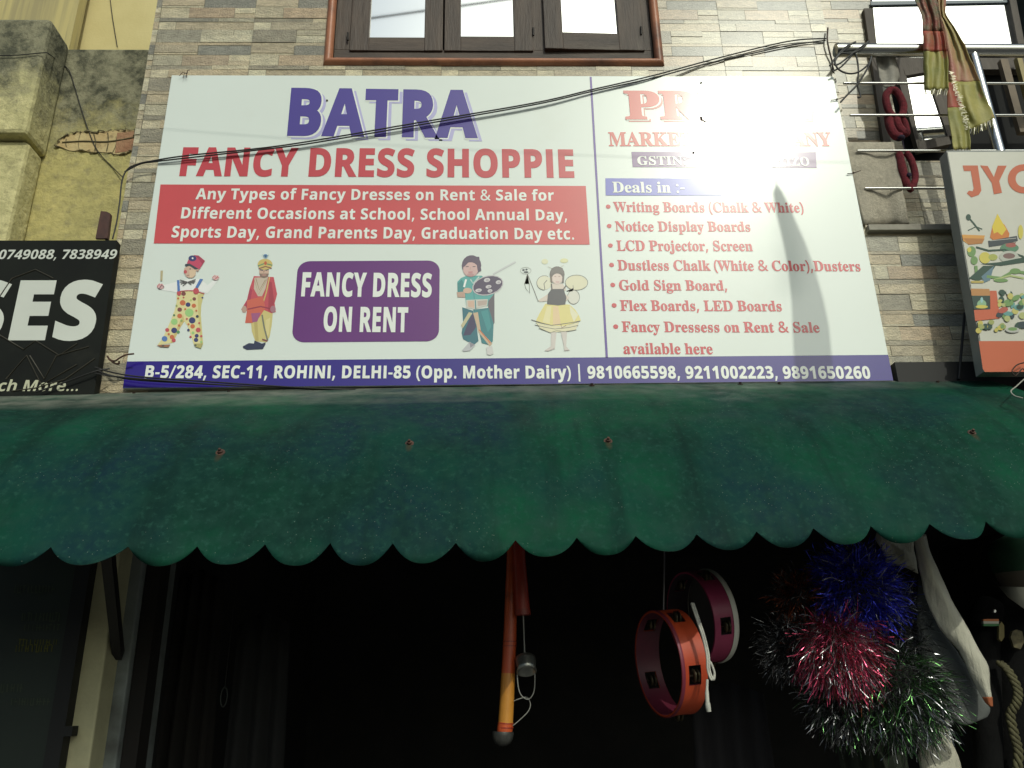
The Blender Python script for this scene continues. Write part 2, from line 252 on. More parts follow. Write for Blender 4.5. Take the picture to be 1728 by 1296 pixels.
Sy	382	74 -161 45 -160 23 -156 23 -77 41 -79 62 -81 82 -78 99 -72 112 -61 124 -48 133 -32 140 -15 146 3 0 367 109 367 179 161 187 130 191 97 193 97 198 130 207 161 275 367 382 367 227 -47 211 -82 191 -110 166 -133 138 -148 107 -158
S|	291	121 -118 121 554 170 554 170 -118
R 	175	
R&	492	187 -7 144 -3 107 9 77 28 54 54 40 86 36 125 39 157 48 185 63 208 84 228 109 248 139 266 99 318 89 337 83 359 81 382 84 413 95 439 114 459 139 475 169 484 204 487 237 484 266 475 289 460 306 439 317 414 320 383 317 357 308 333 293 312 273 293 250 275 224 258 354 133 365 148 374 164 382 181 401 240 461 240 453 212 444 185 434 160 422 136 408 115 392 95 490 0 410 0 352 56 330 39 307 24 281 11 254 1 222 -5|188 293 212 308 231 322 245 336 254 350 260 366 262 383 260 399 255 412 246 423 234 432 219 437 202 439 185 437 169 432 156 424 146 413 140 399 138 383 140 367 144 352 151 338 161 324 173 309|189 46 216 47 241 52 263 60 282 70 299 81 314 93 175 229 152 215 133 200 118 185 106 169 100 150 97 127 100 104 108 84 122 68 141 56 163 48
R(	201	126 -106 95 -65 70 -20 51 28 37 79 30 131 27 184 30 238 37 291 51 342 70 391 95 437 126 480 181 480 153 436 129 390 110 340 97 289 89 238 87 185 89 133 97 82 110 32 129 -17 152 -63 181 -106
R)	201	21 -106 49 -63 73 -17 91 32 104 82 112 133 115 185 112 238 104 289 91 340 73 390 49 436 20 480 76 480 107 437 132 391 151 342 164 291 172 238 175 184 172 131 164 79 151 28 132 -20 107 -65 76 -106
R,	180	28 -87 47 -3 61 78 124 78 129 71 104 -8 71 -87
R-	216	27 154 27 206 189 206 189 154
R0	375	188 -7 150 -3 118 7 91 24 69 48 51 76 39 111 30 150 25 193 23 241 25 289 30 332 39 371 51 405 69 433 91 456 118 473 150 483 189 486 225 483 257 473 283 456 305 433 322 405 336 370 345 331 351 288 353 240 351 193 345 150 336 110 322 76 305 47 283 24 256 7 225 -3|188 37 210 43 227 61 237 91 243 131 247 181 248 240 247 300 243 349 237 390 227 419 211 437 189 443 166 437 150 419 139 390 132 349 128 300 127 240 128 181 132 131 139 91 150 61 166 43
R1	375	65 0 65 36 120 36 131 37 139 40 146 45 150 53 153 64 154 79 154 416 108 365 94 355 81 348 67 346 57 347 48 352 40 359 33 369 29 381 28 396 74 412 91 420 111 432 132 447 179 482 254 482 254 79 255 66 257 56 261 47 267 41 276 37 288 36 343 36 343 0
R2	375	24 0 24 69 123 171 148 198 170 223 187 245 200 266 210 287 218 307 222 327 225 349 226 371 225 395 220 413 212 427 202 437 189 443 174 445 153 442 137 432 126 416 118 393 114 364 112 329 88 331 68 336 50 344 37 357 29 374 26 396 28 411 34 426 43 441 55 454 72 465 92 474 116 481 143 485 174 486 220 483 258 473 288 456 310 434 323 407 328 375 327 359 324 344 319 329 313 314 303 298 291 281 238 220 154 138 87 74 244 74 257 75 269 79 279 86 288 95 295 107 300 120 305 141 345 141 341 0
R7	375	111 0 289 406 113 406 93 403 80 391 74 372 70 338 30 338 33 480 353 480 353 447 168 0
R:	180	89 278 79 279 69 283 60 289 54 297 50 309 48 324 50 339 54 351 60 359 69 365 79 368 89 369 100 368 110 365 119 359 126 351 130 339 132 324 130 309 126 297 119 289 110 283 100 279|89 -9 79 -8 69 -5 60 1 54 10 50 22 48 36 50 51 54 63 60 71 69 77 79 80 89 81 100 80 110 77 119 71 126 63 130 51 132 36 130 22 126 10 119 1 110 -5 100 -8
RA	437	-9 0 -9 18 4 19 14 24 24 30 32 41 41 55 49 75 206 466 224 465 384 87 411 34 420 25 430 20 443 18 443 0 229 0 229 18 259 21 277 30 283 46 273 81 253 132 103 132 79 71 76 59 75 48 80 32 96 21 124 18 128 18 128 0|113 161 242 161 177 319
RB	443	16 0 16 17 36 20 52 25 62 32 69 44 73 60 75 82 75 369 74 386 72 401 69 412 65 421 59 428 51 433 41 436 30 438 15 439 15 455 220 455 284 451 333 439 368 418 389 388 396 351 392 320 379 294 357 274 326 258 287 247 334 235 371 217 397 194 413 165 418 132 413 93 397 61 371 35 335 15 291 4 238 0|182 252 188 252 220 254 245 261 263 272 275 290 282 314 285 345 283 373 278 395 269 412 257 424 239 431 216 434 203 433 193 430 188 425 185 417 183 406 182 391|222 24 248 27 268 35 283 49 293 69 299 95 301 128 298 162 290 188 277 208 258 221 231 228 197 231 182 231 182 65 183 51 186 41 190 33 198 28 208 25
RC	468	257 -11 213 -7 174 3 137 20 105 43 78 71 56 104 39 142 29 184 26 228 30 273 39 314 56 351 79 384 106 412 139 435 176 452 216 462 259 465 292 463 328 454 367 440 388 435 402 439 413 449 419 465 437 465 437 308 420 308 403 347 381 380 356 407 328 427 298 439 265 443 222 435 187 409 163 365 149 304 144 226 149 153 165 97 192 56 230 32 278 24 305 26 331 33 358 45 383 61 407 81 428 106 447 89 418 53 384 25 345 5 303 -7
RD	496	20 0 20 17 39 19 53 23 63 30 69 39 73 54 74 75 74 374 72 397 68 415 61 426 50 433 35 437 15 439 15 455 222 455 296 449 357 429 405 396 440 351 461 295 468 228 459 146 430 82 382 36 315 9 228 0|222 24 262 30 295 47 319 75 337 115 347 166 351 229 345 303 330 360 305 401 269 425 223 433 208 432 197 429 190 423 185 415 183 402 182 385 182 72 183 55 185 42 190 34 197 29 208 25
RE	442	14 0 14 17 35 18 51 22 62 30 70 41 74 57 75 78 75 369 74 394 69 413 62 425 51 433 36 437 16 439 16 455 399 455 399 320 383 320 375 357 361 386 340 406 312 420 276 428 232 430 200 428 194 426 189 422 186 417 183 388 183 246 193 246 221 248 243 256 259 269 272 288 281 313 288 345 304 345 304 118 287 118 284 143 280 164 273 181 264 195 254 206 241 213 225 218 207 221 185 222 183 222 183 67 184 53 187 42 192 35 201 31 213 28 230 28 261 29 289 32 313 39 335 48 354 60 371 75 386 94 399 116 411 143 430 143 402 0
RF	404	15 0 15 17 36 20 52 26 62 34 69 45 73 62 75 84 75 375 73 396 69 412 61 423 50 430 35 435 14 439 14 455 394 455 394 320 377 320 372 345 365 367 355 385 343 400 328 412 310 420 288 426 261 430 230 431 200 429 194 428 189 425 186 421 182 398 182 247 190 247 217 250 239 257 256 270 269 289 278 314 284 347 302 347 302 118 285 118 279 154 269 181 257 200 239 213 217 221 189 224 182 224 182 81 183 66 185 53 188 43 193 34 200 28 210 24 222 20 238 18 257 17 257 0
RG	508	268 -10 222 -7 179 3 141 19 108 42 80 70 57 103 41 141 31 183 28 229 31 274 41 315 57 352 80 385 107 413 139 435 176 452 215 462 257 465 293 463 330 454 369 441 388 436 395 437 401 439 406 443 419 465 437 465 437 308 420 308 409 334 397 357 382 379 366 397 348 413 329 426 309 436 288 441 267 443 224 435 189 409 165 366 151 305 146 228 150 163 161 110 180 67 206 37 238 19 275 13 298 14 316 19 328 27 336 39 341 53 343 71 343 128 341 146 337 161 329 170 317 176 299 180 275 182 275 198 500 198 500 182 481 180 466 177 457 171 451 161 447 147 446 128 446 29 387 7 328 -6
RI	261	13 0 13 17 34 21 50 26 61 32 69 42 74 56 75 75 75 387 74 405 70 419 63 427 52 433 36 437 13 439 13 455 244 455 244 439 223 437 207 433 196 427 188 419 184 405 183 387 183 77 187 44 192 37 198 31 206 26 246 17 246 0
RK	510	16 0 16 17 37 20 53 24 63 32 70 43 74 59 75 81 75 379 74 398 70 413 63 424 52 432 37 436 17 439 17 455 242 455 242 439 205 432 197 428 191 422 187 415 185 406 183 394 183 379 183 234 321 373 336 391 345 406 349 418 342 430 323 436 291 439 291 455 486 455 486 439 477 439 436 430 392 404 345 361 271 285 463 46 487 25 496 21 506 19 519 17 519 0 281 0 281 17 306 18 322 21 328 24 332 29 334 34 332 42 326 53 316 66 199 214 183 198 183 81 184 59 188 43 195 32 205 24 221 20 242 17 242 0
RL	426	15 0 15 17 36 20 52 24 62 32 69 43 73 59 75 81 75 379 73 399 69 414 62 425 51 432 36 436 16 439 16 455 250 455 250 439 233 438 219 436 208 434 199 430 193 424 188 416 185 407 183 394 182 379 182 83 185 47 188 40 193 35 200 31 234 28 264 29 291 33 315 40 335 49 354 63 370 80 384 100 397 125 409 154 427 154 402 0
RM	634	14 0 14 17 34 20 50 24 61 32 69 43 74 58 75 79 75 382 75 396 73 407 71 416 66 423 61 428 53 432 15 439 15 455 185 455 317 142 449 455 617 455 617 439 598 436 583 430 573 423 566 412 561 397 560 378 560 85 561 68 562 54 565 43 569 34 574 28 582 23 591 20 602 18 617 17 617 0 396 0 396 17 433 25 440 29 446 36 450 44 453 54 454 68 455 83 455 399 288 0 270 0 105 389 105 80 107 57 112 41 120 30 131 23 148 19 169 17 169 0
RN	494	403 -11 107 350 107 79 108 57 112 42 119 31 129 24 145 20 167 17 167 0 18 0 18 17 33 18 45 20 54 23 61 27 67 33 71 41 74 51 75 64 76 79 76 388 36 433 18 439 18 455 156 455 391 169 391 377 390 392 389 404 386 414 382 421 376 427 369 431 331 439 331 455 480 455 480 439 459 436 443 432 433 425 427 414 423 398 422 377 422 -11
RO	525	261 -11 228 -9 198 -3 169 7 142 21 117 38 94 58 75 81 58 106 45 134 35 163 29 195 28 228 29 260 35 292 45 321 58 349 75 374 95 397 117 417 143 434 170 448 200 458 232 464 265 466 298 464 328 458 357 448 384 435 409 418 431 399 451 376 467 351 481 323 490 293 496 261 498 228 496 195 490 163 481 134 467 106 450 81 430 58 408 38 383 21 355 7 325 -3 294 -9|265 12 306 21 338 47 361 90 375 150 379 228 376 293 365 346 348 389 324 419 294 437 260 443 219 435 186 409 163 366 150 305 145 228 149 163 159 109 177 67 201 37 230 18
RP	418	15 0 15 17 36 20 52 24 62 32 69 43 73 59 75 81 75 379 73 398 69 413 62 424 51 431 36 436 16 439 16 455 214 455 265 454 306 449 336 440 357 429 375 415 390 398 400 378 407 356 409 332 404 296 390 266 367 240 334 221 292 209 242 206 182 206 182 81 183 59 187 43 194 32 205 24 221 20 242 17 242 0|182 230 201 230 231 232 255 240 272 253 283 271 290 297 292 329 290 361 285 387 275 406 261 420 241 428 216 431 204 430 195 428 189 424 185 418 183 409 182 398
RR	473	15 0 15 17 36 20 52 24 62 32 69 43 73 59 75 81 75 379 73 398 69 413 62 424 51 431 36 436 16 439 16 455 217 455 278 452 329 442 367 426 395 403 412 372 417 334 413 303 401 277 380 255 352 237 315 224 432 50 452 26 459 21 468 18 478 17 480 17 480 0 338 0 201 212 182 212 182 81 183 59 187 43 194 32 205 24 221 20 242 17 242 0|182 234 203 234 235 236 261 245 280 258 293 278 301 304 304 336 300 370 291 397 275 416 253 427 224 431 209 430 197 427 190 422 185 414 183 402 182 385
RS	390	43 -11 43 158 62 158 75 113 91 77 111 50 136 30 164 19 197 15 220 17 241 24 257 36 269 51 276 69 279 89 273 117 255 140 225 160 163 191 127 210 99 231 77 253 62 276 53 302 50 332 52 358 57 381 67 403 80 421 96 437 115 449 136 459 160 464 185 466 229 461 282 448 291 446 300 445 310 447 317 454 320 466 339 466 339 319 322 319 315 343 305 365 293 385 280 402 265 417 248 429 231 438 213 443 194 445 173 443 155 437 140 426 128 413 122 398 120 380 121 364 127 349 137 336 151 325 168 314 189 303 253 273 279 260 300 247 317 233 331 219 342 204 350 188 355 171 358 153 359 133 357 106 350 80 339 58 323 38 304 21 281 8 254 -2 225 -8 192 -10 158 -8 126 1 98 9 85 12 78 12 73 10 69 7 61 -11
RT	423	92 0 92 17 114 19 130 23 142 31 150 42 154 59 156 81 156 433 149 433 116 430 88 420 65 403 47 380 35 352 29 318 11 318 11 455 410 455 410 317 394 317 385 359 368 391 343 415 310 429 269 433 263 433 263 81 265 58 269 41 276 30 288 23 305 19 328 17 328 0
RW	611	171 -11 32 393 27 407 21 419 15 427 8 433 -2 437 -15 439 -15 455 181 455 181 439 168 438 157 435 150 432 145 427 141 420 140 410 148 373 223 153 301 353 286 399 281 413 274 423 267 429 258 434 245 437 229 439 229 455 439 455 439 439 413 436 398 427 393 412 399 386 474 166 541 369 549 406 547 417 544 425 538 430 529 434 518 437 503 439 503 455 624 455 624 439 612 435 602 429 594 421 588 410 581 396 575 379 446 -11 428 -11 316 309 190 -11
RY	426	101 0 101 17 122 20 138 24 148 32 155 43 159 59 161 81 161 179 46 387 35 406 24 421 14 429 1 435 -13 438 -13 455 207 455 207 438 195 438 184 437 175 435 167 432 161 428 157 423 156 416 164 392 248 226 333 366 342 382 347 396 349 408 343 424 326 435 298 438 295 438 295 455 439 455 439 438 428 435 418 431 409 424 383 392 268 203 268 81 269 59 273 43 280 32 291 24 307 20 328 17 328 0
RZ	442	20 0 20 11 276 430 214 430 186 429 162 425 141 420 123 412 108 401 94 386 82 367 71 344 61 316 44 316 57 455 406 455 406 443 153 29 239 29 282 32 319 43 349 61 374 87 393 121 407 164 424 164 407 0
Ra	344	255 -10 226 -5 208 10 200 35 168 11 133 -4 95 -9 74 -6 55 0 40 11 29 26 22 43 20 63 25 91 39 115 63 136 98 155 143 173 199 190 199 241 197 258 193 272 187 282 177 290 164 294 148 296 123 293 109 286 104 274 113 257 119 248 122 239 123 231 121 220 117 210 110 202 100 196 90 192 77 191 64 192 54 196 45 203 38 212 34 223 33 236 35 252 40 266 49 278 62 290 77 300 95 308 115 314 137 317 162 318 205 315 239 307 263 292 280 271 290 244 293 210 293 62 295 40 297 37 300 35 304 34 320 42 329 28 306 7 281 -6|151 34 174 41 183 47 191 54 199 63 199 169 170 160 147 147 131 130 121 109 118 84 122 56 133 39
Rb	361	43 -11 43 388 42 407 40 420 37 428 31 434 21 437 8 439 8 455 138 455 138 279 162 301 190 314 221 318 244 316 265 310 284 299 301 284 315 266 326 245 335 221 340 195 342 166 340 133 333 103 323 75 308 51 291 30 270 13 246 0 220 -8 192 -10 162 -6 133 7 105 28 53 -11|183 14 204 18 220 30 232 49 239 77 244 114 245 160 244 197 239 228 231 251 220 267 204 277 184 280 174 279 164 275 155 270 147 262 142 253 138 242 138 69 143 38 158 20
Rc	293	156 -10 131 -8 108 -1 87 11 67 26 51 45 38 68 28 93 21 120 19 150 22 181 29 210 40 237 55 260 74 280 96 297 120 309 146 317 175 319 204 317 230 310 250 298 265 283 274 265 277 245 276 233 272 223 266 215 258 209 248 205 236 204 214 209 201 225 196 251 197 261 197 271 194 286 185 294 169 297 149 292 133 279 121 257 114 227 112 187 115 142 123 105 137 76 156 55 178 42 204 38 227 42 250 53 271 72 285 60 248 21 205 -2
Rd	370	140 -10 117 -8 97 -1 78 10 61 26 47 44 35 66 26 91 21 118 19 147 21 180 27 210 36 237 48 261 63 281 81 297 101 309 123 316 146 318 175 314 201 301 223 280 223 401 222 413 218 423 212 430 203 435 191 438 176 439 176 455 319 455 319 75 320 60 322 49 325 41 330 35 340 30 353 28 353 11 315 8 271 1 223 -10 223 39 201 12 173 -5|171 28 182 30 192 34 202 41 211 51 218 62 223 76 223 242 220 252 214 262 206 270 196 276 186 279 174 281 155 277 141 267 130 250 123 225 119 193 118 153 119 115 123 83 130 58 140 42 153 32
Re	301	154 -10 129 -8 106 -1 85 10 66 26 50 45 37 69 27 95 21 125 19 157 21 187 28 215 38 240 51 263 68 282 87 298 109 309 132 316 157 318 193 314 224 301 249 280 268 251 279 216 283 173 283 166 117 166 121 121 131 87 147 62 170 47 199 42 225 47 248 62 270 86 285 73 248 27 205 -1|116 192 201 192 201 215 201 241 198 261 193 277 186 288 175 295 161 297 136 286 121 255 116 203
Rg	327	146 -140 106 -138 73 -132 48 -122 29 -108 18 -92 14 -75 20 -54 38 -38 69 -26 44 -10 29 9 24 30 26 46 32 61 42 74 57 86 77 98 102 110 58 135 31 169 22 212 24 232 30 251 40 268 53 282 69 295 88 305 109 312 132 317 157 318 183 317 208 312 233 304 317 304 317 268 268 268 281 248 289 226 291 203 290 185 285 167 276 151 264 137 250 125 234 116 215 108 194 104 172 103 157 103 142 104 131 103 121 100 112 94 106 87 102 80 101 71 105 59 119 51 141 49 175 49 208 48 236 45 259 40 277 33 292 24 303 13 310 -1 314 -18 316 -37 311 -67 296 -92 272 -113 239 -128 197 -137|157 124 172 127 183 134 190 146 195 163 198 184 199 211 198 238 195 260 190 276 183 288 172 295 157 297 143 295 132 288 124 276 118 260 115 238 114 211 115 184 118 163 124 146 132 134 143 127|161 -116 198 -114 226 -108 247 -98 259 -84 263 -66 262 -55 257 -47 249 -41 238 -37 223 -35 205 -34 97 -34 84 -45 76 -58 73 -73 76 -84 83 -94 95 -103 111 -111 133 -115
Rh	381	18 0 18 16 30 17 39 21 45 26 49 33 52 43 52 56 52 399 52 412 49 422 46 429 40 435 31 438 19 440 19 455 148 455 148 267 175 295 207 313 243 318 275 314 299 301 316 280 327 250 330 212 330 56 331 43 333 33 337 26 343 21 352 17 363 16 363 0 202 0 202 16 207 16 223 21 232 34 235 56 235 217 234 234 232 247 229 258 223 265 215 270 203 271 183 267 164 255 148 235 148 56 148 43 151 33 154 26 160 21 168 17 180 16 180 0
Ri	198	101 362 87 364 75 368 65 376 57 387 52 399 50 412 52 426 57 438 65 449 75 457 87 462 101 463 114 462 126 457 137 449 145 438 150 426 151 412 149 399 145 387 136 376 126 368 114 364|18 0 18 16 30 18 39 21 45 26 49 32 52 43 52 56 52 252 52 267 50 278 47 285 41 289 32 292 20 293 21 310 148 310 148 56 149 43 151 33 154 26 160 21 168 18 180 16 180 0
Rj	210	106 363 93 365 81 370 70 378 62 388 57 400 56 414 57 427 62 439 71 450 81 458 93 463 106 465 120 463 132 458 142 450 151 439 156 427 157 414 156 400 151 389 142 378 132 370 120 365|36 -140 19 -139 4 -136 -11 -131 -24 -124 -35 -115 -44 -105 -50 -94 -54 -82 -56 -70 -55 -58 -51 -48 -45 -40 -36 -34 -26 -30 -15 -29 -3 -30 6 -33 15 -39 21 -46 25 -55 26 -66 25 -73 23 -80 19 -87 11 -103 13 -111 20 -115 31 -117 44 -115 53 -109 58 -100 61 -87 63 -72 64 -54 64 250 63 265 60 277 56 284 48 290 37 293 22 294 22 310 159 310 159 -21 156 -58 145 -87 127 -110 102 -127 72 -137
Rk	359	17 0 17 16 30 18 39 21 45 26 49 33 52 43 52 56 52 398 52 412 50 422 47 429 42 434 33 438 20 439 21 455 148 455 148 169 227 248 236 259 242 269 244 278 240 287 228 292 209 293 206 293 206 310 345 310 345 293 320 289 297 278 275 260 222 209 346 34 355 24 365 18 376 16 376 0 211 0 211 16 217 16 229 18 237 23 239 32 232 49 163 147 148 134 148 56 148 43 151 33 154 26 160 21 168 18 180 16 180 0
Rl	199	18 0 18 16 30 18 39 21 45 26 49 32 52 43 52 56 52 398 52 411 50 421 47 429 42 434 33 438 20 439 20 455 148 455 148 56 149 43 151 33 154 26 160 21 168 18 180 16 180 0
Rn	381	18 0 18 16 30 17 39 21 45 26 49 33 52 43 52 56 52 253 52 266 49 276 46 284 40 289 31 293 19 294 19 310 148 310 148 267 175 296 207 313 243 318 275 314 299 301 316 280 327 250 330 212 330 56 331 43 333 33 337 26 343 21 352 17 363 16 363 0 202 0 202 16 207 16 223 21 232 34 235 56 235 217 234 234 232 247 229 258 223 265 215 270 203 271 183 267 164 255 148 235 148 56 148 43 151 33 154 26 160 21 168 17 180 16 180 0
Ro	336	169 -10 140 -8 114 -1 90 11 69 27 52 47 38 70 27 96 21 124 19 154 21 184 27 213 38 239 52 262 69 281 90 297 114 309 140 316 168 318 196 316 222 309 245 298 266 282 283 263 298 240 308 214 315 185 317 154 315 123 308 94 298 69 284 46 266 26 245 11 222 -1 197 -8|169 11 186 14 199 24 209 39 212 50 215 64 217 81 220 154 218 206 214 245 208 271 198 286 185 296 169 299 151 296 138 286 128 271 122 245 118 206 117 154 120 82 122 64 125 50 128 39 138 24 152 14
Rp	371	17 -139 17 -124 27 -123 34 -120 40 -117 45 -113 48 -107 50 -101 52 -64 52 243 52 261 50 275 46 283 41 288 32 292 19 295 19 310 143 310 143 263 166 294 195 313 230 319 253 317 274 310 293 298 309 283 323 264 335 241 343 216 348 189 350 160 348 128 343 99 334 72 323 48 308 28 291 12 272 0 250 -8 227 -10 196 -5 170 9 148 32 148 -58 152 -99 155 -107 160 -113 167 -118 197 -123 197 -139|195 28 214 32 229 42 239 59 247 84 251 116 253 154 251 192 247 223 241 248 232 265 218 275 199 278 179 273 162 259 148 235 148 69 160 46 176 33
Rr	287	18 0 18 16 30 18 39 21 45 26 49 32 52 43 52 56 52 252 52 267 50 278 46 285 41 289 32 292 20 293 21 310 146 310 146 252 158 272 172 288 187 301 203 311 218 316 233 318 250 317 264 312 275 304 283 293 288 281 289 266 288 254 284 243 278 234 270 228 260 224 248 222 237 223 229 226 222 231 207 250 202 255 196 259 189 260 179 258 171 252 162 241 155 228 151 211 149 192 149 56 150 42 153 32 159 25 167 21 180 18 197 16 197 0
Rs	288	151 -10 132 -8 110 -3 87 6 73 9 64 7 56 1 51 -9 36 -9 36 105 53 105 61 79 72 57 87 39 103 26 121 17 140 15 156 16 168 20 179 27 186 35 191 46 192 58 188 76 176 92 156 105 107 130 85 142 68 155 54 169 45 185 39 202 37 220 40 247 49 270 65 291 86 306 111 316 141 319 166 316 199 308 206 306 213 305 220 306 226 311 230 319 244 319 244 222 228 222 220 244 209 262 196 277 182 288 166 294 149 296 136 295 125 292 116 286 110 278 106 269 105 259 106 249 109 240 115 232 123 225 134 218 146 212 191 189 212 178 229 165 241 151 250 136 255 117 257 95 254 65 244 39 228 18 206 2 181 -7
Rt	228	124 -9 99 -7 80 -1 66 10 56 26 50 46 48 71 48 279 20 279 20 300 88 369 105 389 118 407 129 424 144 424 144 310 208 310 208 279 144 279 144 82 145 69 147 59 149 51 154 45 160 41 168 40 183 44 195 56 206 75 222 66 198 24 165 -1
Ru	375	131 -10 103 -7 81 2 65 17 54 38 48 65 46 97 46 248 45 262 43 274 39 282 33 289 24 293 11 294 11 310 142 310 142 74 143 63 146 54 151 46 158 40 166 37 177 36 196 39 213 49 228 66 228 248 228 263 225 275 221 283 214 289 204 293 189 294 189 310 324 310 324 70 325 56 327 46 331 39 338 34 347 31 360 30 360 13 321 10 277 3 228 -10 228 40 216 26 202 13 186 3 169 -4 150 -9
Rv	306	142 -10 38 248 22 281 16 288 8 292 -3 293 -3 310 164 310 164 294 156 294 141 292 132 286 129 276 130 268 185 122 236 253 241 272 237 284 224 292 203 294 203 310 305 310 305 295 294 291 284 286 278 279 260 243 160 -10
Rx	319	5 0 5 15 24 23 44 37 62 56 123 136 43 263 31 279 18 289 4 293 4 310 169 310 169 294 153 293 143 288 140 280 149 260 183 206 224 257 230 265 233 272 234 279 234 284 231 287 227 290 201 294 201 310 311 310 311 296 292 289 273 275 254 254 198 184 291 36 303 21 307 18 312 16 319 15 319 0 155 0 155 16 178 19 182 22 185 26 185 30 184 38 180 48 173 59 138 114 97 61 90 51 86 42 85 34 88 23 98 17 114 15 118 15 118 0
Ry	300	52 -140 36 -139 22 -133 10 -125 1 -113 -5 -100 -7 -84 -5 -73 -2 -62 5 -53 13 -46 24 -41 36 -40 46 -41 56 -44 64 -49 70 -57 73 -65 75 -76 74 -81 74 -87 75 -94 79 -97 86 -99 94 -96 104 -88 114 -74 129 -44 140 -5 36 251 25 275 15 287 11 291 4 293 -3 293 -5 293 -5 310 162 310 162 293 136 289 132 286 129 281 128 275 130 267 133 257 185 119 230 241 236 260 238 274 237 281 234 286 229 289 203 293 203 310 300 310 300 293 291 292 283 288 277 281 259 242 162 -24 151 -53 140 -77 129 -96 118 -111 107 -122 95 -131 83 -136 68 -139""".split('\n'):
    _k, _a, _t = _l.split('\t')
    GLYPHS[_k] = (int(_a), [[(int(q[i]), int(q[i+1])) for i in range(0, len(q), 2)] for q in (c.split() for c in _t.split('|')) if len(q) > 4])
GLYPHS['SI'] = (225, [[(60, 0), (60, 480), (165, 480), (165, 0)]])

def area(c): return .5*sum(c[i][0]*c[(i+1) % len(c)][1]-c[(i+1) % len(c)][0]*c[i][1] for i in range(len(c)))
def inside(p, c):
    r = False
    for i in range(len(c)):
        a, b = c[i], c[i-1]
        if (a[1] > p[1]) != (b[1] > p[1]) and p[0] < (b[0]-a[0])*(p[1]-a[1])/(b[1]-a[1])+a[0]: r = not r
    return r
def fatten(cs, d):
    out = []
    for i, c in enumerate(cs):
        hole = sum(inside(c[0], q) for j, q in enumerate(cs) if j != i) % 2
        c = [p for k, p in enumerate(c) if p != c[k-1]]
        if (area(c) > 0) == bool(hole): c = c[::-1]
        n = len(c); o = []
        for k in range(n):
            a, b, e = c[k-1], c[k], c[(k+1) % n]
            d1 = (b[0]-a[0], b[1]-a[1]); d2 = (e[0]-b[0], e[1]-b[1]); l1 = math.hypot(*d1); l2 = math.hypot(*d2)
            n1 = (d1[1]/l1, -d1[0]/l1); n2 = (d2[1]/l2, -d2[0]/l2)
            mx, my = n1[0]+n2[0], n1[1]+n2[1]; q = mx*mx+my*my
            kf = min(2/q, 2.2) if q > 1e-6 else 0
            o.append((b[0]+mx*d*kf, b[1]+my*d*kf))
        out.append(o)
    return out
def fill_nonzero(mb, cs, fx, Y, m):
    """fill outlines (outer ccw, holes cw) by horizontal slabs, winding > 0; fx maps glyph units to (x,z)"""
    E = []
    for c in cs:
        for a, b in zip(c, c[1:]+c[:1]):
            if abs(a[1]-b[1]) > 1e-6: E.append((a, b, 1) if a[1] < b[1] else (b, a, -1))
    ys = sorted({round(p[1], 1) for c in cs for p in c}); k = mb.mi(m)
    for y0, y1 in zip(ys, ys[1:]):
        ym = (y0+y1)/2; X_ = []
        for a, b, s in E:
            if a[1] <= ym < b[1]:
                g_ = (b[0]-a[0])/(b[1]-a[1]); X_.append((a[0]+g_*(ym-a[1]), a[0]+g_*(y0-a[1]), a[0]+g_*(y1-a[1]), s))
        X_.sort(); wn = 0; st = None
        for xm, xa, xb, s in X_:
            o = wn; wn += -s
            if o <= 0 < wn: st = (xa, xb)
            elif o > 0 >= wn and st:
                q = [fx(st[0], y0), fx(xa, y0), fx(xb, y1), fx(st[1], y1)]; n = len(mb.v)
                mb.v += [Vector((p[0], Y, p[1])) for p in q]; mb.f.append((n, n+1, n+2, n+3)); mb.m.append(k); mb.sm.append(False); st = None
def write(mb, text, font, left, right, captop, Y, m, fat=0, slant=0, dx=0, dz=0, vfat=None, track=0):
    """set a line of text on the plane y=Y between two baseline points given in photo pixels"""
    A, B, T = (at(*p, YP) for p, YP in ((left, Y), (right, Y), (captop, Y)))
    sz = abs(T.z-A.z)/480; pen = 0; items = []
    for ch in text:
        a, cs = GLYPHS[font+ch]
        cs = fatten(cs, fat)
        items += [[(x+pen+slant*y, y) for x, y in c] for c in cs] and [[[(x+pen+slant*y, y) for x, y in c] for c in cs]]
        pen += a+track
    xs = [p[0] for g in items for c in g for p in c]; x0, x1 = min(xs), max(xs); sx = (B.x-A.x)/(x1-x0); sl_ = (B.z-A.z)/(B.x-A.x)
    for g in items:
        fill_nonzero(mb, g, lambda x, y: (A.x+(x-x0)*sx+dx, A.z+y*sz+(x-x0)*sx*sl_+dz), Y, m)
PRINT = {}
def ink(c, rough=.35):
    k = tuple(round(x, 3) for x in c)+(rough,); gl = 1 if rough < .4 else 0
    if k not in PRINT:
        PRINT[k] = mat('print_ink_%d' % len(PRINT), c, rough, col2=tuple(x*.93 for x in c), scale=4, spec=.24, coat=gl, coat_rough=.14)
    return PRINT[k]
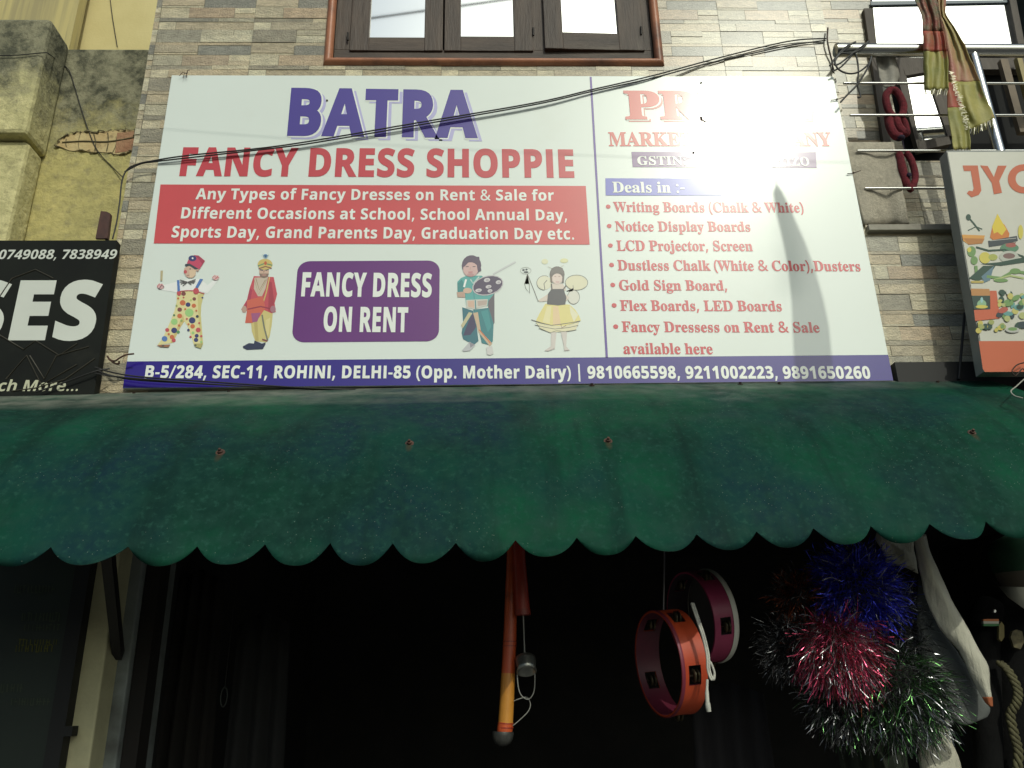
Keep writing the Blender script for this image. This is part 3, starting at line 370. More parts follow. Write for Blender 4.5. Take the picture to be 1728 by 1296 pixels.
def figure(mb, ox, oy, sc, Y, items, dy=.00004, ink_=None):
    """flat printed picture: polygons p, ellipses e, strokes l in crop pixels"""
    ik = ink_ or ink
    for it in items:
        kind, col = it[0], it[1]; Y -= dy; m = ik(col)
        if kind == 'p': pts = it[2]
        elif kind == 'e':
            cx, cy, rx, ry = it[2][:4]; ro = R(it[2][4]) if len(it[2]) > 4 else 0
            pts = [(cx+rx*math.cos(a)*math.cos(ro)-ry*math.sin(a)*math.sin(ro), cy+rx*math.cos(a)*math.sin(ro)+ry*math.sin(a)*math.cos(ro)) for a in (2*math.pi*i/18 for i in range(18))]
        else:
            q = it[2]; wd = it[3]/2; Lf, Rg = [], []
            for i, p in enumerate(q):
                a, b = q[max(i-1, 0)], q[min(i+1, len(q)-1)]; d = math.hypot(b[0]-a[0], b[1]-a[1]) or 1
                nx, ny = -(b[1]-a[1])/d*wd, (b[0]-a[0])/d*wd; Lf.append((p[0]+nx, p[1]+ny)); Rg.append((p[0]-nx, p[1]-ny))
            pts = Lf+Rg[::-1]
        P = [at(ox+x/sc, oy+y/sc, Y) for x, y in pts]
        mb.flat([[(p.x, p.z) for p in P]], Y, m)
# ================================================================== SETTING
concrete = mat('pavement_concrete', (.20, .19, .17), .85, (.13, .125, .115), 3, bump=.4, bscale=30)
asphalt = mat('asphalt', (.055, .054, .052), .9, (.075, .073, .07), 8, bump=.5, bscale=120)
earth = mat('earth', (.16, .14, .11), .95, (.11, .10, .08), 1.5)
def setting(name, mb):
    o = mb.build(name); o['kind'] = 'structure'; return o
g = MB(); g.poly([(-300, -300, -.16), (300, -300, -.16), (300, 300, -.16), (-300, 300, -.16)], earth); setting('ground', g)
g = MB(); g.poly([(-120, -11, -.13), (120, -11, -.13), (120, -2.6, -.13), (-120, -2.6, -.13)], asphalt); setting('road', g)
g = MB(); g.box((-60, -2.6, -.15), (60, .45, 0), concrete); setting('pavement', g)

# ================================================================== TILED SHOP BUILDING
YW = .035                                            # face of the tile cladding
tile_m = mat('ledge_tile', (.3, .28, .24), .27, scale=48, detail=10, lo=.28, hi=.72, stretch=(.5, 1, 1.5), attr=True, bump=1, bscale=150, bstretch=(.7, 1, 1.2), spec=.6, coat=.7, coat_rough=.30)
mortar_m = mat('tile_joint', (.20, .18, .14), .9)
GREY, SLATE, TAN, BEIGE, PALE, RUST = (.325, .29, .205), (.265, .25, .195), (.50, .41, .265), (.54, .47, .315), (.62, .55, .375), (.51, .385, .245)
MODULE = [  # (x0, x1, y0 from top, y1, colour) of one printed wall tile
    (0, .62, 0, .085, GREY), (.62, 1, 0, .085, BEIGE),
    (0, .18, .085, .25, PALE), (.18, 1, .085, .25, TAN),
    (0, .46, .25, .52, GREY), (.46, .80, .25, .37, BEIGE), (.80, 1, .25, .37, PALE), (.46, 1, .37, .52, PALE),
    (0, 1, .52, .58, TAN),
    (0, .45, .58, .74, TAN), (.45, 1, .58, .78, SLATE), (0, .45, .74, .78, BEIGE),
    (0, .30, .78, 1, BEIGE), (.30, .78, .78, 1, RUST), (.78, 1, .78, .9, PALE), (.78, 1, .9, 1, TAN)]
def tiles(mb, x0, x1, z0, z1, y, mw_=.445, mh=.283, ox=0, oz=0, rng=random.Random(3)):
    """cladding: every strip a face of its own, 0-4 mm proud of the joint behind"""
    mb.cols = mb.cols or []
    def q(a, b, c, d, yy, col, m):
        mb.poly([(a, yy, c), (b, yy, c), (b, yy, d), (a, yy, d)], m); mb.cols.append(col)
    q(x0, x1, z0, z1, y+.0035, (.2, .18, .14), mortar_m)
    i0, i1 = math.floor((x0-ox)/mw_), math.ceil((x1-ox)/mw_); j0, j1 = math.floor((z0-oz)/mh), math.ceil((z1-oz)/mh)
    for i in range(i0, i1):
        for j in range(j0, j1):
            for a, b, c, d, col in MODULE:
                X0, X1 = ox+(i+a)*mw_+.0008, ox+(i+b)*mw_-.0008; Z1, Z0 = oz+(j+1-c)*mh-.0009, oz+(j+1-d)*mh+.0009
                X0, X1, Z0, Z1 = max(X0, x0), min(X1, x1), max(Z0, z0), min(Z1, z1)
                if X1-X0 < .004 or Z1-Z0 < .003: continue
                k = rng.uniform(.86, 1.14); t = rng.uniform(-.03, .03)
                cc = (col[0]*k*(1+t), col[1]*k, col[2]*k*(1-t)); yy = y-rng.uniform(0, .0042)
                q(X0, X1, Z0, Z1, yy, cc, tile_m)
                mb.poly([(X0, yy, Z1), (X1, yy, Z1), (X1, y+.004, Z1), (X0, y+.004, Z1)], tile_m); mb.cols.append(cc)
                mb.poly([(X0, y+.004, Z0), (X1, y+.004, Z0), (X1, yy, Z0), (X0, yy, Z0)], tile_m); mb.cols.append(cc)
XL = at(232, 200, YW).x; XR = at(1396, 60, YW).x
shop = thing('tiled_building', 'shop building clad in mixed grey and tan ledgestone tiles behind the signs and green awning', 'building', (0, 1.5, 0))
wx0, wx1 = at(546, 100, YW).x, at(1120, 100, YW).x; wz0 = at(800, 112, YW).z
ZT = 6.1
slabz = at(1530, 384, YW).z                       # balcony floor edge
YB = .36                                          # back wall of the balcony recess
t = MB()
ZB = 2.56; XE = 3.4
ox, oz = at(430, 30, YW).x, at(430, 31, YW).z
for a in ((XL, wx0+.006, ZB, ZT), (wx1-.006, XR, ZB, ZT), (wx0+.006, wx1-.006, ZB, wz0+.006), (wx0+.006, wx1-.006, wz0+1.32, ZT), (XR, XE, ZB, slabz-.03)):
    tiles(t, *a, YW, ox=ox, oz=oz)
bx1 = at(1475, 60, YB).x
tiles(t, XR-.1, bx1+.02, slabz, ZT, YB, ox=ox+.1, oz=oz+.05)
dz0 = at(1560, 272, YB).z                         # foot of the balcony door
tiles(t, bx1+.02, XE, slabz, dz0, YB, ox=ox+.1, oz=oz+.05)
t.build('tiled_wall', shop)
plaster = mat('grey_plaster', (.26, .29, .285), .85, (.19, .21, .20), 5, dirt=(.05, .05, .045), bump=.2, bscale=40)
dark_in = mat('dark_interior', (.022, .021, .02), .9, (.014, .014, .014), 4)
slab_m = mat('slab_plaster', (.36, .33, .27), .8, (.25, .23, .19), 6, bump=.2)
b = MB()
b.box((XL, YW+.02, ZB-.02), (XL+.02, 5, ZT), plaster)                 # side of the building above the shop
b.box((XL, 4.98, 0), (XE, 5.2, ZT), plaster)
b.box((XL, YW+.03, ZT), (XE, 5.2, ZT+.15), plaster)
b.box((XR-.015, YW+.012, slabz), (XR-.003, YB, ZT), plaster)          # cheek of the recess
b.box((XE-.02, YW+.02, 0), (XE, 5, ZT), plaster)
b.build('plain_wall', shop)
b = MB(); b.box((XR, YW-.03, slabz-.03), (XE, YB-.006, slabz+.0), slab_m); b.build('balcony_slab', shop, bevel=.004)
# shop interior: dark box
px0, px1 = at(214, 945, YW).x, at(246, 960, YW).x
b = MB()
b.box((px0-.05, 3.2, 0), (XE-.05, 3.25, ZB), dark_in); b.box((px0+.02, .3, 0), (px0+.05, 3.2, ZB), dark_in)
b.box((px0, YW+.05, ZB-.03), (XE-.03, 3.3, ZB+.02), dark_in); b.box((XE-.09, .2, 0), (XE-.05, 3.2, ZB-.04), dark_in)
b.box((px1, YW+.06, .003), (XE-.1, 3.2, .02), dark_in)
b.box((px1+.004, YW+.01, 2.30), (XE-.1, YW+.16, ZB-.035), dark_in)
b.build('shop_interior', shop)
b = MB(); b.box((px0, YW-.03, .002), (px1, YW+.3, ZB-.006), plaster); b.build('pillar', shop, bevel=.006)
fr = MB(); fr.box((px1+.003, YW+.0, .002), (px1+.055, YW+.09, 2.3), mat('brown_door_frame', (.012, .009, .007), .8, (.008, .006, .005), 8))
fr.build('opening_frame', shop)
bb = MB(); bb.box((at(1512, 625, -.01).x, -.012, at(1560, 642, -.01).z-.06), (XE-.1, YW-.005, at(1560, 611, -.01).z), mat('flat_black', (.012, .011, .011), .7)); bb.build('black_strip', shop)  # plain black strip between the tiles and the awning
rd = MB(); rd.tube([at(1628, 528, -.02), at(1618, 640, -.02)], .0055, mat('black_rod', (.012, .011, .01), .6)); rd.build('rod', shop)

# ------------------------------------------------ window above the sign
wood = mat('dark_wood', (.085, .058, .042), .62, (.045, .031, .024), 14, stretch=(1, 1, .18), bump=.5, bscale=60, bstretch=(1, 1, .12), dirt=(.13, .105, .08), dscale=9, dlo=.62, dhi=.8)
woodh = mat('dark_wood_rail', (.085, .058, .042), .62, (.045, .031, .024), 14, stretch=(.18, 1, 1), bump=.5, bscale=60, bstretch=(.12, 1, 1), dirt=(.13, .105, .08), dscale=9, dlo=.62, dhi=.8)
terra = mat('terracotta_moulding', (.40, .16, .08), .45, (.30, .115, .058), 9, dirt=(.10, .05, .035), dscale=5, bump=.15)
mirror = mat('mirror_glass', (.97, .98, .97), .03, metal=1)
win = MB()
mr = .026; top = wz0+1.30
for (a, c, h) in (((wx0+mr, wz0), (wx1-mr, wz0), 1), ((wx0+mr, top), (wx1-mr, top), 1)):
    pass
def mould(p, q, up):
    """half-round tile moulding from p to q"""
    p, q = Vector(p), Vector(q); d = (q-p).normalized(); n = Vector((0, -1, 0)); s_ = d.cross(n)
    rows = []
    for e, mt in ((p, -1), (q, 1)):
        row = []
        for i in range(9):
            a = math.pi*i/8; off = s_*math.cos(a)*.021+n*math.sin(a)*.030
            row.append(e+off-d*mt*0+d*mt*(s_*math.cos(a)*.021).dot(up)*-1)
        rows.append(row)
    win.grid(rows, terra)
zc = wz0+.021
mould((wx0+.021, YW+.006, zc), (wx1-.021, YW+.006, zc), Vector((0, 0, 1)))
mould((wx0+.021, YW+.006, top-.02), (wx1-.021, YW+.006, top-.02), Vector((0, 0, -1)))
mould((wx0+.021, YW+.006, zc), (wx0+.021, YW+.006, top-.02), Vector((1, 0, 0)))
mould((wx1-.021, YW+.006, zc), (wx1-.021, YW+.006, top-.02), Vector((-1, 0, 0)))
wframe = win.build('window', shop)
YF = YW+.035
fr = MB()
ix0, ix1, iz0, iz1 = wx0+.040, wx1-.040, zc+.020, top-.035
def X(px, Y=YF, py=70): return at(px, py, Y).x
def Z(py, Y=YF, px=800): return at(px, py, Y).z
s1 = (X(590), X(747.5)); s2 = (X(749.5), X(899)); s3 = (X(918), X(1085)); sb = Z(91)
fr.box((ix0, YF-.012, iz0), (ix1, YF+.05, sb+.012), woodh)
fr.box((ix0, YF-.0122, sb+.012), (s1[0]+.004, YF+.05, iz1), wood); fr.box((s3[1]-.002, YF-.0122, sb+.012), (ix1, YF+.05, iz1), wood)
fr.box((s2[1]-.002, YF-.0122, sb+.012), (s3[0]+.012, YF+.05, iz1), wood)
fr.box((ix0, YF+.051, sb+.0), (ix1, YF+.06, iz1), mat('window_dark_sheet', (.01, .01, .01), .9))  # dark sheet standing in for the unlit room behind the sashes
fr.build('window_frame', wframe, bevel=.002)
def sash(x0, x1, z0, z1, pane, ang=0):
    m = MB(); px_0, px_1, pz0 = pane; piv = Vector((x1, YF-.016, z0)); ro = Matrix.Rotation(R(ang), 3, 'Z')
    y0, y1 = YF-.022, YF+.012; pz1 = z1-.075
    m.box((x0, y0, z0), (px_0, y1, z1), wood, ro, piv); m.box((px_1, y0, z0), (x1, y1, z1), wood, ro, piv)
    m.box((px_0-.001, y0+.0015, z0), (px_1+.001, y1, pz0), woodh, ro, piv); m.box((px_0-.001, y0+.0015, pz1), (px_1+.001, y1, z1), woodh, ro, piv)
    m.build('sash', wframe, bevel=.003)
    g = MB(); g.box((px_0-.004, YF-.003, pz0-.004), (px_1+.004, YF+.001, pz1+.004), mirror, ro, piv); g.build('pane', wframe)
YS = YF-.02
sash(s1[0]+.005, s1[1], sb, iz1-.01, (X(623.5), X(716.5), Z(68.5)))
sash(s2[0]+.002, s2[1], sb, iz1-.01, (X(777.8), X(867), Z(66.5)))
sash(s3[0], s3[1], sb+.004, iz1-.01, (X(949), X(1043), Z(61.5)), 1.6)
h = MB()
for px, py in ((587, 62), (900, 54), (1082, 52)):
    h.tube([at(px, py-7, YF-.026), at(px, py+6, YF-.026)], .005, mat('hinge_iron', (.02, .017, .015), .5, metal=.6))
h.build('hinge', wframe)

# ------------------------------------------------ balcony door in the recess
def dp(cx, cy, Y=YB): return at(1400+cx/4.32, cy/4.32, Y)
dr = MB()
D0 = YB-.03
def bar(pts, m, dep=.05, Y=D0):
    dr.prism([at(1400+x/4.32, y/4.32, Y) for x, y in pts], dep, m)
greywood = mat('weathered_door_wood', (.125, .105, .088), .75, (.075, .062, .052), 12, stretch=(1, 1, .2), bump=.4, bscale=50, bstretch=(1, 1, .15))
bar([(250, 60), (308, 60), (350, 400), (470, 1185), (415, 1185), (300, 400)][::1], greywood)
bar([(312, 415), (1560, 415), (1575, 505), (352, 505)], greywood, .045, D0-.002)
bar([(1300, -60), (1350, -60), (1440, 410), (1392, 410)], greywood, .05, D0-.004)
dr.build('balcony_door', shop)
door = [c for c in shop.children if c.name.startswith('balcony_door')][0]
pn = MB(); pn.prism([dp(*q, YB-.01) for q in ((290, -200), (1330, -200), (1420, 412), (352, 412))], .006, mirror); pn.build('pane', door)
pb = MB(); pb.prism([dp(*q, YB-.02) for q in ((300, 8), (1310, 0), (1313, 16), (303, 36))], .008, mat('reflection_tint', (.10, .13, .16), .5)); pb.build('reflected_bar', door)  # reflection in the glass, put in as a coloured strip
# open leaf with its bright pane
def lp(cx, cy): return at(1400+cx/4.32, cy/4.32, D0-.01-.015*(cx-480)/400)
lf = MB()
def quad(a, b, c, d, m, k=0):
    P = [lp(*q)+Vector((0, k, 0)) for q in (a, b, c, d)]; lf.prism([P[3], P[2], P[1], P[0]][::-1], .035, m)
quad((478, 500), (550, 500), (655, 1045), (650, 1100), greywood); quad((690, 470), (905, 460), (930, 980), (865, 990), greywood, .003)
quad((540, 505), (700, 485), (700, 527), (552, 552), greywood, -.002); quad((648, 1030), (866, 990), (885, 1050), (650, 1100), greywood, -.002)
lf.build('open_leaf', door)
lg = MB(); lg.prism([lp(*q)+Vector((0, .012, 0)) for q in ((655, 1032), (868, 992), (770, 500), (545, 530))], .005, mirror); lg.build('pane', door)
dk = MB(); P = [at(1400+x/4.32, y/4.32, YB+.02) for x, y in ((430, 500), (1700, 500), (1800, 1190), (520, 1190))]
dk.prism(P, .02, mat('unlit_room_dark', (.008, .008, .008), .9)); dk.build('doorway_dark_sheet', shop)  # flat dark sheet in place of the unlit room beyond the door
o2 = MB()
for pts, m in (([(1245, 430), (1300, 430), (1440, 960), (1390, 960)], mat('pale_frame_wood', (.20, .15, .10), .7, (.13, .10, .07), 9)), ([(1365, 410), (1400, 410), (1480, 720), (1445, 720)], mat('yellow_frame', (.28, .22, .08), .6))):
    o2.prism([at(1400+x/4.32, y/4.32, D0-.06) for x, y in pts], .03, m)
o2.build('inner_leaf_frame', door)

# ------------------------------------------------ railing
steel = mat('stainless_steel', (.62, .62, .60), .22, (.5, .5, .48), 30, metal=1, stretch=(.1, 1, 1))
rail = MB(); XRR = 3.3
YR = .012
def hz(py, r, m, x0=None, px=1440, Y=YR):
    p = at(px, py, Y); q = Vector((XRR, Y, p.z)); rail.tube([Vector((p.x if x0 is None else x0, Y, p.z)), q], r, m, 14)
rl = thing('balcony_railing', 'stainless steel balcony railing with thick top pipe and thin rods beside the main sign', 'railing', (2.2, YR, slabz))
hz(85, .032, steel, XR+.012); rail.build('top_rail', rl)
for py, px in ((140.5, 1440), (194.5, 1440), (254.5, 1560), (318, 1480)):
    rail = MB(); hz(py, .0062, steel, XR+.02, px); rail.build('rod', rl)
pp = at(1667, 180, YR)
rail = MB(); rail.tube([Vector((pp.x, YR+.005, slabz+.002)), Vector((pp.x, YR+.005, at(1650, 90, YR).z))], .024, steel, 16); rail.build('post', rl)
rail = MB(); rail.tube([Vector((pp.x+1.05, YR+.005, slabz+.002)), Vector((pp.x+1.05, YR+.005, at(1650, 90, YR).z))], .024, steel, 16); rail.build('post', rl)

# ================================================================== YELLOW BUILDINGS (left)
def stained(name, base, base2, mold, moldlevel, zr):
    m = mat(name, base, .9, base2, 14, detail=10, bump=.8, bscale=45, dirt=(.28, .25, .125), dscale=26, dlo=.52, dhi=.74)
    tt = m.node_tree; N = tt.nodes.new; L = tt.links.new; b_ = tt.nodes['Principled BSDF']
    src = b_.inputs['Base Color'].links[0].from_socket
    g_ = N('ShaderNodeNewGeometry'); sx = N('ShaderNodeSeparateXYZ'); L(g_.outputs['Position'], sx.inputs[0])
    mr_ = N('ShaderNodeMapRange'); mr_.inputs[1].default_value = zr[0]; mr_.inputs[2].default_value = zr[1]; L(sx.outputs[2], mr_.inputs[0])
    n = N('ShaderNodeTexNoise'); n.inputs['Scale'].default_value = 5.5; n.inputs['Detail'].default_value = 12; n.inputs['Roughness'].default_value = .78; L(g_.outputs['Position'], n.inputs['Vector'])
    ad = N('ShaderNodeMath'); ad.operation = 'MULTIPLY_ADD'; ad.inputs[1].default_value = 1.5; L(n.outputs[0], ad.inputs[0]); L(mr_.outputs[0], ad.inputs[2])
    r2 = N('ShaderNodeMapRange'); r2.inputs[1].default_value = moldlevel; r2.inputs[2].default_value = moldlevel+.42; L(ad.outputs[0], r2.inputs[0])
    x = N('ShaderNodeMix'); x.data_type = 'RGBA'; L(r2.outputs[0], x.inputs[0]); L(src, x.inputs[6])
    n4 = N('ShaderNodeTexNoise'); n4.inputs['Scale'].default_value = 9; n4.inputs['Detail'].default_value = 12; n4.inputs['Roughness'].default_value = .75; L(g_.outputs['Position'], n4.inputs['Vector'])
    r4 = N('ShaderNodeMapRange'); r4.inputs[1].default_value = .42; r4.inputs[2].default_value = .60; L(n4.outputs[0], r4.inputs[0])
    y = N('ShaderNodeMix'); y.data_type = 'RGBA'; L(r4.outputs[0], y.inputs[0]); y.inputs[6].default_value = (.25, .235, .15, 1); y.inputs[7].default_value = (*mold, 1); L(y.outputs[2], x.inputs[7])
    L(x.outputs[2], b_.inputs['Base Color']); return m
YY = .20
zpar = at(180, 82, YY).z
moss = stained('mouldy_yellow_plaster', (.50, .43, .17), (.35, .31, .125), (.055, .055, .034), .84, (at(150, 275, YY).z, zpar))
moss2 = stained('lighter_yellow_plaster', (.62, .56, .29), (.45, .41, .20), (.07, .07, .045), .97, (at(150, 270, YY).z, zpar))  # same plaster for the pilaster, lighter and with less mould
ylw = thing('yellow_building', 'old yellow plastered building with black mould and exposed brick beside the tiled wall', 'building', (-3.2, 2, 0))
m = MB(); zlo = at(180, 270, YY).z
m.box((-9, YY, .002), (XL-.004, YY+.25, zpar), moss); m.box((-9, YY+.25, .002), (XL-.004, 1.7, zpar-.35), moss)
m.build('wall', ylw, bevel=.012)
YPI = -.10; pa_, pb_ = at(158, 957, YPI).x, at(201, 945, YPI).x
m = MB(); m.box((pa_-.25, YPI, .002), (pb_, YY-.004, 2.45), mat('pale_pier_plaster', (.56, .53, .33), .9, (.48, .45, .28), 12, bump=.25, bscale=60)); m.build('pier', ylw, bevel=.006)
# pilaster: front face and sunlit cheek, traced
YPf = .06
def zz(px, py, Y): return at(px, py, Y)
pxr = at(62, 140, YPf-.05).x; ptop = at(60, 44, YPf).z
pil = MB()
rows = []
for k in range(0, 13):
    z = .002+(ptop-.002)*k/12
    rows.append(z)
step = at(40, 236, YPf).z
pil.box((-9, YPf-.05, step), (pxr, YY-.002, ptop), moss2)
pil.box((-9, YPf, .002), (pxr-.012, YY-.002, step-.003), moss2)
pil.build('pilaster', ylw, bevel=.02)
# broken patch with bare brick
brick = mat('bare_brick', (.46, .33, .16), .95, (.52, .42, .22), 9, bump=.8, bscale=30, dirt=(.10, .07, .045), dscale=14, dlo=.55, dhi=.7)
edge = mat('broken_edge', (.10, .085, .05), .95, (.17, .14, .07), 20, bump=.8, bscale=40)
pt = MB()
outl = [(95, 246), (104, 233), (120, 226), (140, 221), (160, 223), (186, 221), (205, 219), (230, 219), (229, 228), (222, 256), (205, 262), (180, 257), (150, 256), (118, 254)]
P = [at(x, y, YY-.004) for x, y in outl]; pt.prism(P, .003, brick)
rim = P+[P[0]]
rr = random.Random(4)
pa = []
for a, c in zip(rim, rim[1:]):
    for k in range(5): pa.append(a.lerp(c, k/5)+Vector((rr.uniform(-.008, .008), rr.uniform(-.008, .0), rr.uniform(-.008, .008))))
pt.tube(pa+[pa[0]], [max(.0008, rr.gauss(.002, .003)) for _ in range(len(pa)+1)], edge, 6)
pt.tube(smooth_path([at(105, 240, YY-.006), at(140, 238, YY-.006), at(180, 239, YY-.006), at(226, 232, YY-.006)], 4), .004, edge, 5)
for (xa, ya), (xb, yb2) in (((112, 234), (112, 248)), ((136, 225), (134, 255)), ((158, 226), (160, 254)), ((182, 224), (180, 255)), ((196, 230), (190, 258))):
    pt.tube(smooth_path([at(xa, ya, YY-.005), at((xa+xb)/2+rr.uniform(-3, 3), (ya+yb2)/2, YY-.005), at(xb, yb2, YY-.005)], 3), rr.uniform(.0012, .003), edge, 5)
pt.prism([at(*q, YY-.0055) for q in ((194, 258), (222, 254), (229, 228), (229, 221), (198, 224))], .004, mat('red_brick', (.30, .15, .085), .95, (.36, .21, .12), 12, bump=.8, bscale=40))
pt.build('broken_patch', ylw)
# taller building behind
tall = thing('tall_yellow_building', 'taller pale yellow building with streaked plaster rising behind the mouldy parapet', 'building', (-4, 4, 0))
tw = mat('streaked_yellow_plaster', (.50, .42, .185), .9, (.34, .29, .15), 9, stretch=(1.6, 1, .06), lo=.4, hi=.62, dirt=(.20, .175, .11), dscale=12, dlo=.55, dhi=.75)
tl = mat('pale_yellow_plaster', (.62, .53, .26), .9, (.56, .47, .22), 3, bump=.2)
xs = at(152, 40, 2.2).x
m = MB(); m.box((-12, 2.0, .002), (xs, 2.1, 9), tw); m.build('streaked_wall', tall)
m = MB(); m.box((xs-.3, 2.2, .002), (XL-.02, 5, 9), tl); m.build('plain_wall', tall)
# ================================================================== MAIN SIGN
def xz(px, py, Y=0): p = at(px, py, Y); return (p.x, p.z)
SX0, SX1, SZ0, SZ1 = -1.525, 1.525, 2.714, 4.236
sign = thing('shop_sign', 'large white printed shop sign for fancy dress hire with blue address strip along its foot', 'sign', (0, 0, SZ0))
flex = mat('white_flex_print', (.70, .755, .71), .35, spec=.24, col2=(.68, .73, .685), scale=1.2, bump=.02, bscale=7, dirt=(.64, .67, .61), coat=1, coat_rough=.14, dscale=2.2, dlo=.6, dhi=.9)
p_ = MB(); p_.box((SX0, 0, SZ0), (SX1, .026, SZ1), flex); p_.build('panel', sign, bevel=.002)
NAVY, RED, BRED, INK_W, PURP = (.018, .003, .21), (.54, .05, .062), (.60, .072, .075), (.80, .82, .77), (.125, .016, .17)
L1, L2 = -.0012, -.0024
zb = at(860, 604.5, 0).z
a = MB(); a.flat([[(SX0+.001, SZ0+.001), (SX1-.001, SZ0+.001), (SX1-.001, zb), (SX0+.001, zb)]], L1, ink(NAVY)); a.build('address_band', sign)
a = MB(); a.flat([[xz(271, 311.5), xz(988.5, 314), xz(995, 413), xz(259.5, 411)]], L1, ink(BRED)); a.build('red_band', sign)
rc = []
cs = [xz(498, 441), xz(743, 443), xz(740.5, 579), xz(487, 578)]
cx0, cx1, cz1, cz0 = cs[3][0]+.012, cs[1][0]-.002, cs[0][1], cs[3][1]; rad = .05
for (qx, qz, a0) in ((cx1-rad, cz1-rad, 0), (cx0+rad, cz1-rad, 90), (cx0+rad, cz0+rad, 180), (cx1-rad, cz0+rad, 270)):
    rc += [(qx+rad*math.cos(R(a0+i*11.25)), qz+rad*math.sin(R(a0+i*11.25))) for i in range(9)]
a = MB(); a.flat([rc], L1, ink(PURP)); a.build('purple_panel', sign)
a = MB(); a.flat([[xz(995, 130), xz(998.5, 130), xz(1026, 604), xz(1022, 604)]], L1, ink((.10, .05, .30))); a.build('divider_line', sign)
a = MB(); a.flat([[xz(1065.5, 256.5), xz(1376.5, 257), xz(1378, 283.5), xz(1067.5, 282)]], L1, ink((.17, .075, .24))); a.build('purple_band', sign)
a = MB(); a.flat([[xz(1021.5, 301), xz(1215, 301.5), xz(1218, 330.5), xz(1022, 330)]], L1, ink((.13, .14, .55))); a.build('blue_band', sign)
W_ = ink(INK_W); SHD = ink((.46, .44, .70)); BAT = ink((.060, .036, .27))
def letter(*args, **kw):
    mb = MB(); write(mb, *args, **kw); return mb.build('lettering', sign)
# headings
mb = MB(); A_ = ('BATRA', 'S', (484.5, 226), (806.5, 230), (491, 151)); KW_ = dict(track=26)
write(mb, *A_, -.0008, SHD, fat=22, dx=.019, dz=-.016, **KW_); write(mb, *A_, -.0014, W_, fat=28, dx=.004, dz=-.004, **KW_); write(mb, *A_, -.0022, BAT, fat=20, **KW_); mb.build('lettering', sign)
letter('FANCY DRESS SHOPPIE', 'S', (302.5, 295.5), (969.5, 298.5), (304, 250), L1, ink(RED), fat=17, track=22)
for tx, l, r_, tp in (('Any Types of Fancy Dresses on Rent & Sale for', (329.6, 336), (935, 338.5), (333, 318)),
                      ('Different Occasions at School, School Annual Day,', (305, 368.4), (957, 372), (308, 350)),
                      ('Sports Day, Grand Parents Day, Graduation Day etc.', (289, 400.5), (969, 404), (291, 381.5))):
    letter(tx, 'S', l, r_, tp, L2, W_, fat=6, track=20)
letter('FANCY DRESS', 'S', (508, 499), (728.5, 500.5), (513, 460.5), L2, W_, fat=15, track=22)
letter('ON RENT', 'S', (545, 558.5), (688, 559.5), (549, 518.5), L2, W_, fat=15, track=22)
letter('B-5/284, SEC-11, ROHINI, DELHI-85 (Opp. Mother Dairy) | 9810665598, 9211002223, 9891650260', 'S', (244, 637.6), (1470, 638.6), (247, 617), L2, W_, fat=13, track=24)
mb = MB(); A_ = ('PRIME', 'R', (1055.5, 199.8), (1371, 200.5), (1054, 152)); PR = ink((.58, .09, .075))
write(mb, *A_, -.0008, ink((.55, .17, .14)), fat=18, dx=.014, dz=-.013); write(mb, *A_, -.0014, W_, fat=24, dx=.004, dz=-.004); write(mb, *A_, -.0022, PR, fat=17); mb.build('lettering', sign)
letter('MARKETING COMPANY', 'R', (1027.5, 246), (1405, 246), (1028, 222.3), L1, PR, fat=12, track=6)
letter('GSTIN:', 'R', (1076, 278), (1158, 278.5), (1078, 263), L2, W_, fat=8, track=10)
letter('K217A1ZO', 'R', (1258, 279), (1366.5, 279.5), (1259, 264), L2, W_, fat=8, track=10)
letter('Deals in :-', 'R', (1034, 324.6), (1156, 325), (1034, 306), L2, W_, fat=8, track=6)
R2 = ink((.56, .035, .055))
for tx, l, r_, tp, bu in (('Writing Boards (Chalk & White)', (1035.5, 357.3), (1357, 358.5), 340, 1026.3), ('Notice Display Boards', (1038.6, 390), (1267, 390.5), 372.7, 1028),
                          ('LCD Projector, Screen', (1041, 423), (1271, 423.5), 405, 1030), ('Dustless Chalk (White & Color),Dusters', (1042.5, 455.8), (1453, 457.5), 438, 1032),
                          ('Gold Sign Board,', (1045, 489.5), (1227.5, 490), 471.8, 1034), ('Flex Boards, LED Boards', (1047, 524), (1320, 525), 505.8, 1036.3),
                          ('Fancy Dressess on Rent & Sale', (1050, 559.8), (1384, 561), 541.6, 1039), ('available here', (1052.3, 597), (1203.5, 597.5), 578, None)):
    mb = MB(); write(mb, tx, 'R', l, r_, (l[0], tp), L1, R2, fat=9, track=4)
    if bu:
        c = xz(bu, l[1]-8.5); mb.flat([[(c[0]+.0105*math.cos(i*.4488), c[1]+.0105*math.sin(i*.4488)) for i in range(14)]], L1, R2)
    mb.build('lettering', sign)

